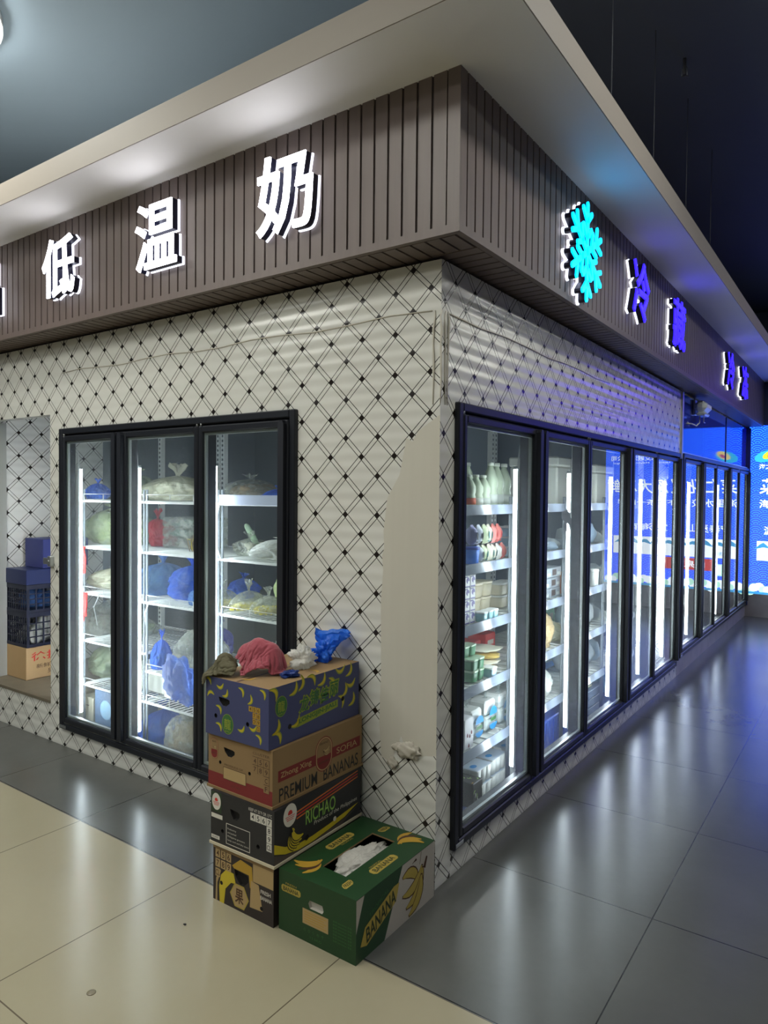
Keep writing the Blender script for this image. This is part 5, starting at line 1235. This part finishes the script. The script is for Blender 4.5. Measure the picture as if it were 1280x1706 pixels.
for p, q in (((-.3, -.15, 0), (.3, -.138, .17)), ((-.3, .138, 0), (.3, .15, .17)), ((-.3, -.138, 0), (-.288, .138, .17)), ((.288, -.138, 0), (.3, .138, .17)), ((-.29, -.14, .004), (.29, .14, .016))): b.box(p, q, BCR)
for i in range(10): b.box((-.28+.06*i, -.156, .02), (-.265+.06*i, -.15, .16), BCR)
b.build('crate_body', t); b = B(); b.rbox((-.31, -.162, .155), (.31, .162, .175), BCR, .006); b.build('lid', t)
tub('white bucket on the floor below the light tube, second dairy door', 2.19, 0.27, 0.016, 0.075, 0.14, WHT, WHT, None, None, 'bucket')
GREYC = mat('grey cloth', (120, 120, 124), 0.9, bmp=0.3)
b = B(); crumple(b, (0, 0, 0), (0.04, 0.024, 0.072), GREYC, 31, 16, 0.5, False); o = b.build('grey_rag'); o.location = (-0.092, 1.655, 1.415); tag(o, 'grey rag wrapped round the light tube behind the second dairy door', 'rag')
# ------------------------------------------------------------------ dairy cooler, third and fourth doors
random.seed(40)
for s, (z, w) in enumerate(((1.21, 'second'), (0.922, 'third'), (0.626, 'fourth'), (0.323, 'fifth'))):
    for i in range(4):
        flatpack(('silver', 'grey', 'pale blue', 'white')[(i+s) % 4]+' wrapped pack on the '+w+' shelf behind the third dairy door, '+ordn[i]+' along', 2.40+0.135*i, 0.37, z, 0.11, 0.2, random.uniform(.07, .15) if s != 3 else 0.15, WR[(i+s) % 4], 'wrapped packs behind the third dairy door', random.uniform(-.2, .2))
for i, u in enumerate((2.52, 2.66)): tub('white cup on the packs behind the third dairy door, '+('nearer the black stile', 'nearer the light tube')[i], u, 0.225, 0.922, 0.03, 0.12, WHT, WHT, 'white cups behind the third dairy door')
foam('pale foam box on the top shelf behind the third dairy door', 2.62, 3.10, 1.492, 1.78, 0.42, 0.34, 'R')
for i in range(3): box_thing('blue_grey_tray', 'blue grey tray on the floor behind the third dairy door, '+('bottom', 'middle', 'top')[i]+' of three', 'tray', 'R', 2.30+.04*i, 2.74, 0.016+.06*i, 0.07+.06*i, 0.31, 0.18, mat('blue grey tray', (112, 128, 156), 0.4), 'blue grey trays on the cooler floor', None, 0, 'tray_body')
bag('R', 2.42, 2.56, 0.20, 0.262, 0.31, 'cream', 'cream', 'small cream bag on top of the blue grey trays', 59, 0.15, 0.15, group='soft bags behind the third dairy door')
for i, (u, z, w) in enumerate(((3.25, 1.21, 'second shelf, front'), (3.43, 1.21, 'second shelf, rear'), (3.2, 0.922, 'third shelf, front'), (3.40, 0.922, 'third shelf, rear'), (3.3, 0.323, 'lowest shelf'))):
    flatpack(('cream', 'white', 'pale blue', 'silver', 'white')[i]+' pack behind the fourth dairy door, '+w, u, 0.32, z, 0.13, 0.18, 0.11, WR[(4, 3, 2, 0, 3)[i]], 'packs behind the fourth dairy door')
box_thing('blue_box', 'blue carton lying on the third shelf behind the fourth dairy door', 'box', 'R', 3.06, 3.24, 0.922, 1.00, 0.54, 0.16, BLT, None, None, 0, 'box_body')
box_thing('aqua_box', 'pale aqua carton on the floor behind the fourth dairy door', 'box', 'R', 3.1, 3.4, 0.016, 0.24, 0.32, 0.24, AQU, None, None, 0, 'box_body')
for i, (u, z) in enumerate(((4.45, 1.31), (4.62, 0.86), (4.4, 0.41), (5.95, 1.31), (6.1, 0.86))):
    flatpack('pale pack behind the far cooler doors, '+('top shelf of its first door', 'middle shelf of its first door', 'lowest shelf of its first door', 'top shelf of its third door', 'middle shelf of its third door')[i], u, 0.36, z, 0.2, 0.22, 0.14, WR[(3, 2, 4, 3, 0)[i]], 'packs behind the far cooler doors')
# ------------------------------------------------------------------ cloths and plastic bags on top of the carton stack
TOP = 0.8555
PINK = mat('dusty pink cotton', (158, 72, 84), 0.9, var=0.12, vscale=14, bmp=0.25, bscale=300, sheen=0.3); OLIVE = mat('olive grey cotton', (92, 88, 66), 0.9, var=0.15, vscale=14, bmp=0.25, bscale=300)
def drape(lumps, top, size, n, centre, rz, seed, frames=45):
    tmp = []
    def solid(vs,fs):
        me=bpy.data.meshes.new('tmp'); me.from_pydata(vs,[],fs); o=bpy.data.objects.new('tmp',me); COL.objects.link(o)
        m=o.modifiers.new('c','COLLISION'); o.collision.thickness_outer=0.004; o.collision.cloth_friction=30; tmp.append(o)
    x0,x1,y0,y1,z=top
    solid([(x0,y0,z-.2),(x1,y0,z-.2),(x1,y1,z-.2),(x0,y1,z-.2),(x0,y0,z),(x1,y0,z),(x1,y1,z),(x0,y1,z)],[(3,2,1,0),(4,5,6,7),(0,1,5,4),(1,2,6,5),(2,3,7,6),(3,0,4,7)])
    for c,r in lumps:
        vs=[];fs=[];N,M=10,16
        for i in range(N+1):
            th=math.pi*i/N
            for k in range(M):
                ph=2*math.pi*k/M; vs.append((c[0]+r[0]*math.sin(th)*math.cos(ph),c[1]+r[1]*math.sin(th)*math.sin(ph),c[2]+r[2]*math.cos(th)))
        for i in range(N):
            for k in range(M): fs.append((i*M+k,(i+1)*M+k,(i+1)*M+(k+1)%M,i*M+(k+1)%M))
        solid(vs,fs)
    vs=[];fs=[]
    for i in range(n+1):
        for j in range(n+1):
            u,v=(i/n-.5)*size[0],(j/n-.5)*size[1]; p=Vector((u*9,v*9,seed))
            w=.02*noise.noise(p)
            x=u*.86*math.cos(rz)-v*.86*math.sin(rz); y=u*.86*math.sin(rz)+v*.86*math.cos(rz)
            vs.append((centre[0]+x,centre[1]+y,centre[2]+w+.012*noise.noise(p*2.3)))
    for i in range(n):
        for j in range(n): fs.append((i*(n+1)+j,(i+1)*(n+1)+j,(i+1)*(n+1)+j+1,i*(n+1)+j+1))
    me=bpy.data.meshes.new('cl'); me.from_pydata(vs,[],fs); o=bpy.data.objects.new('cl',me); COL.objects.link(o)
    m=o.modifiers.new('cloth','CLOTH'); s=m.settings; s.quality = 7; s.mass = .35; s.bending_stiffness = .02; s.air_damping = .3; s.tension_stiffness = 16; s.compression_stiffness = 16; s.shear_stiffness = 4
    m.collision_settings.distance_min=.003; m.collision_settings.use_self_collision=True; m.collision_settings.self_distance_min=.003; m.collision_settings.friction=25
    for f in range(1,frames+1): sc.frame_set(f)
    me2=bpy.data.meshes.new_from_object(o.evaluated_get(bpy.context.evaluated_depsgraph_get()))
    r=([tuple(v.co) for v in me2.vertices],fs)
    for q in tmp+[o]: bpy.data.objects.remove(q)
    sc.frame_set(1)
    return r
def draped_cloth(label, m, **k):
    vs, fs = drape(**k); c = (k['centre'][0], k['centre'][1], k['top'][4])
    b = B(); b.add([(v[0]-c[0], v[1]-c[1], v[2]-c[2]) for v in vs], fs, m, True); o = b.build('cloth'); o.location = c
    md = o.modifiers.new('thickness', 'SOLIDIFY'); md.thickness = 0.004; md.offset = 1
    md = o.modifiers.new('smooth', 'SUBSURF'); md.levels = 1; md.render_levels = 1
    return tag(o, label, 'cloth')
CT = (-0.692, -0.36, -0.555, -0.03, TOP)
draped_cloth('olive grey cloth crumpled at the edge of the blue carton, under the pink one', OLIVE, lumps=[((-0.655, -0.495, TOP), (0.03, 0.03, 0.07)), ((-0.615, -0.51, TOP), (0.03, 0.022, 0.04))], top=CT, size=(0.24, 0.20), n=36, centre=(-0.66, -0.515, TOP+0.09), rz=0.4, seed=7, frames=44)
draped_cloth('dusty pink cloth thrown on top of the blue banana carton', PINK, lumps=[((-0.565, -0.405, TOP+0.01), (0.05, 0.045, 0.115)), ((-0.515, -0.385, TOP+0.01), (0.035, 0.035, 0.10)), ((-0.625, -0.415, TOP), (0.025, 0.03, 0.095)), ((-0.53, -0.45, TOP), (0.045, 0.022, 0.045)), ((-0.655, -0.495, TOP), (0.042, 0.042, 0.084)), ((-0.615, -0.51, TOP), (0.042, 0.034, 0.054))], top=CT, size=(0.33, 0.29), n=48, centre=(-0.545, -0.405, TOP+0.14), rz=0.75, seed=3, frames=52)
def plastic(label, loc, size, fm, seed, tail=None, rz=0.0):
    t = thing('plastic_bag', label, 'plastic bag', loc, rz); b = B(); crumple(b, (0, 0, size[2]*.76+.001), size, film(*fm), seed, 44, 0.75); b.build('bag_film', t)
    if tail:
        vs = []; fs = []; n, m2 = 24, 44
        for i in range(n):
            q = i/(n-1)
            for k in range(m2):
                th = 2*math.pi*k/m2; p = Vector((math.cos(th), math.sin(th), q*2+seed)); r = (0.018+tail[3]*q**1.1)*(1+0.45*noise.noise(p*1.8)+0.25*noise.noise(p*4))
                c = Vector(tail[:3])*q; vs.append((c.x+math.cos(th)*r, c.y+math.sin(th)*r*.45, size[2]*.7+c.z+0.02*noise.noise(p*2)))
        for i in range(n-1):
            for k in range(m2):
                k2 = (k+1) % m2; fs.append((i*m2+k, i*m2+k2, (i+1)*m2+k2, (i+1)*m2+k))
        b = B(); b.add(vs, fs, film(*fm), True); b.build('bag_mouth', t)
plastic('crumpled clear plastic bag on the blue carton, between the pink cloth and blue bag', (-0.48, -0.245, TOP), (0.05, 0.055, 0.042), ('loose clear film', (236, 236, 230), 0.7), 51)
plastic('crumpled bright blue plastic bag with its mouth standing up, on the blue carton', (-0.485, -0.115, TOP), (0.045, 0.045, 0.045), ('loose blue film', (44, 128, 245), 0.85), 52, (0.02, 0.06, 0.085, 0.065), 0.2)
plastic('flat dark blue scrap of plastic bag tucked beside the pink cloth', (-0.425, -0.375, TOP), (0.03, 0.035, 0.012), ('loose dark blue film', (40, 70, 150), 0.9), 53)
# ------------------------------------------------------------------ specks on the floor
b = B(); b.lathe([(0.014, 0.0005), (0.013, 0.0016), (0.004, 0.002)], (0, 0, 0), mat('dried drop', (120, 112, 92), 0.15), 24); o = b.build('water_spot'); o.location = (-0.570, -1.108, 0.0)
tag(o, 'small round water spot on the beige tile near the lower edge of the floor', 'water spot')
b = B(); crumple(b, (0, 0, 0.003), (0.006, 0.004, 0.003), INK['black'], 5, 8, 0.5); o = b.build('dark_crumb'); o.location = (-0.611, -0.718, 0.0)
tag(o, 'tiny dark crumb on the beige tile in front of the carton stack', 'crumb')
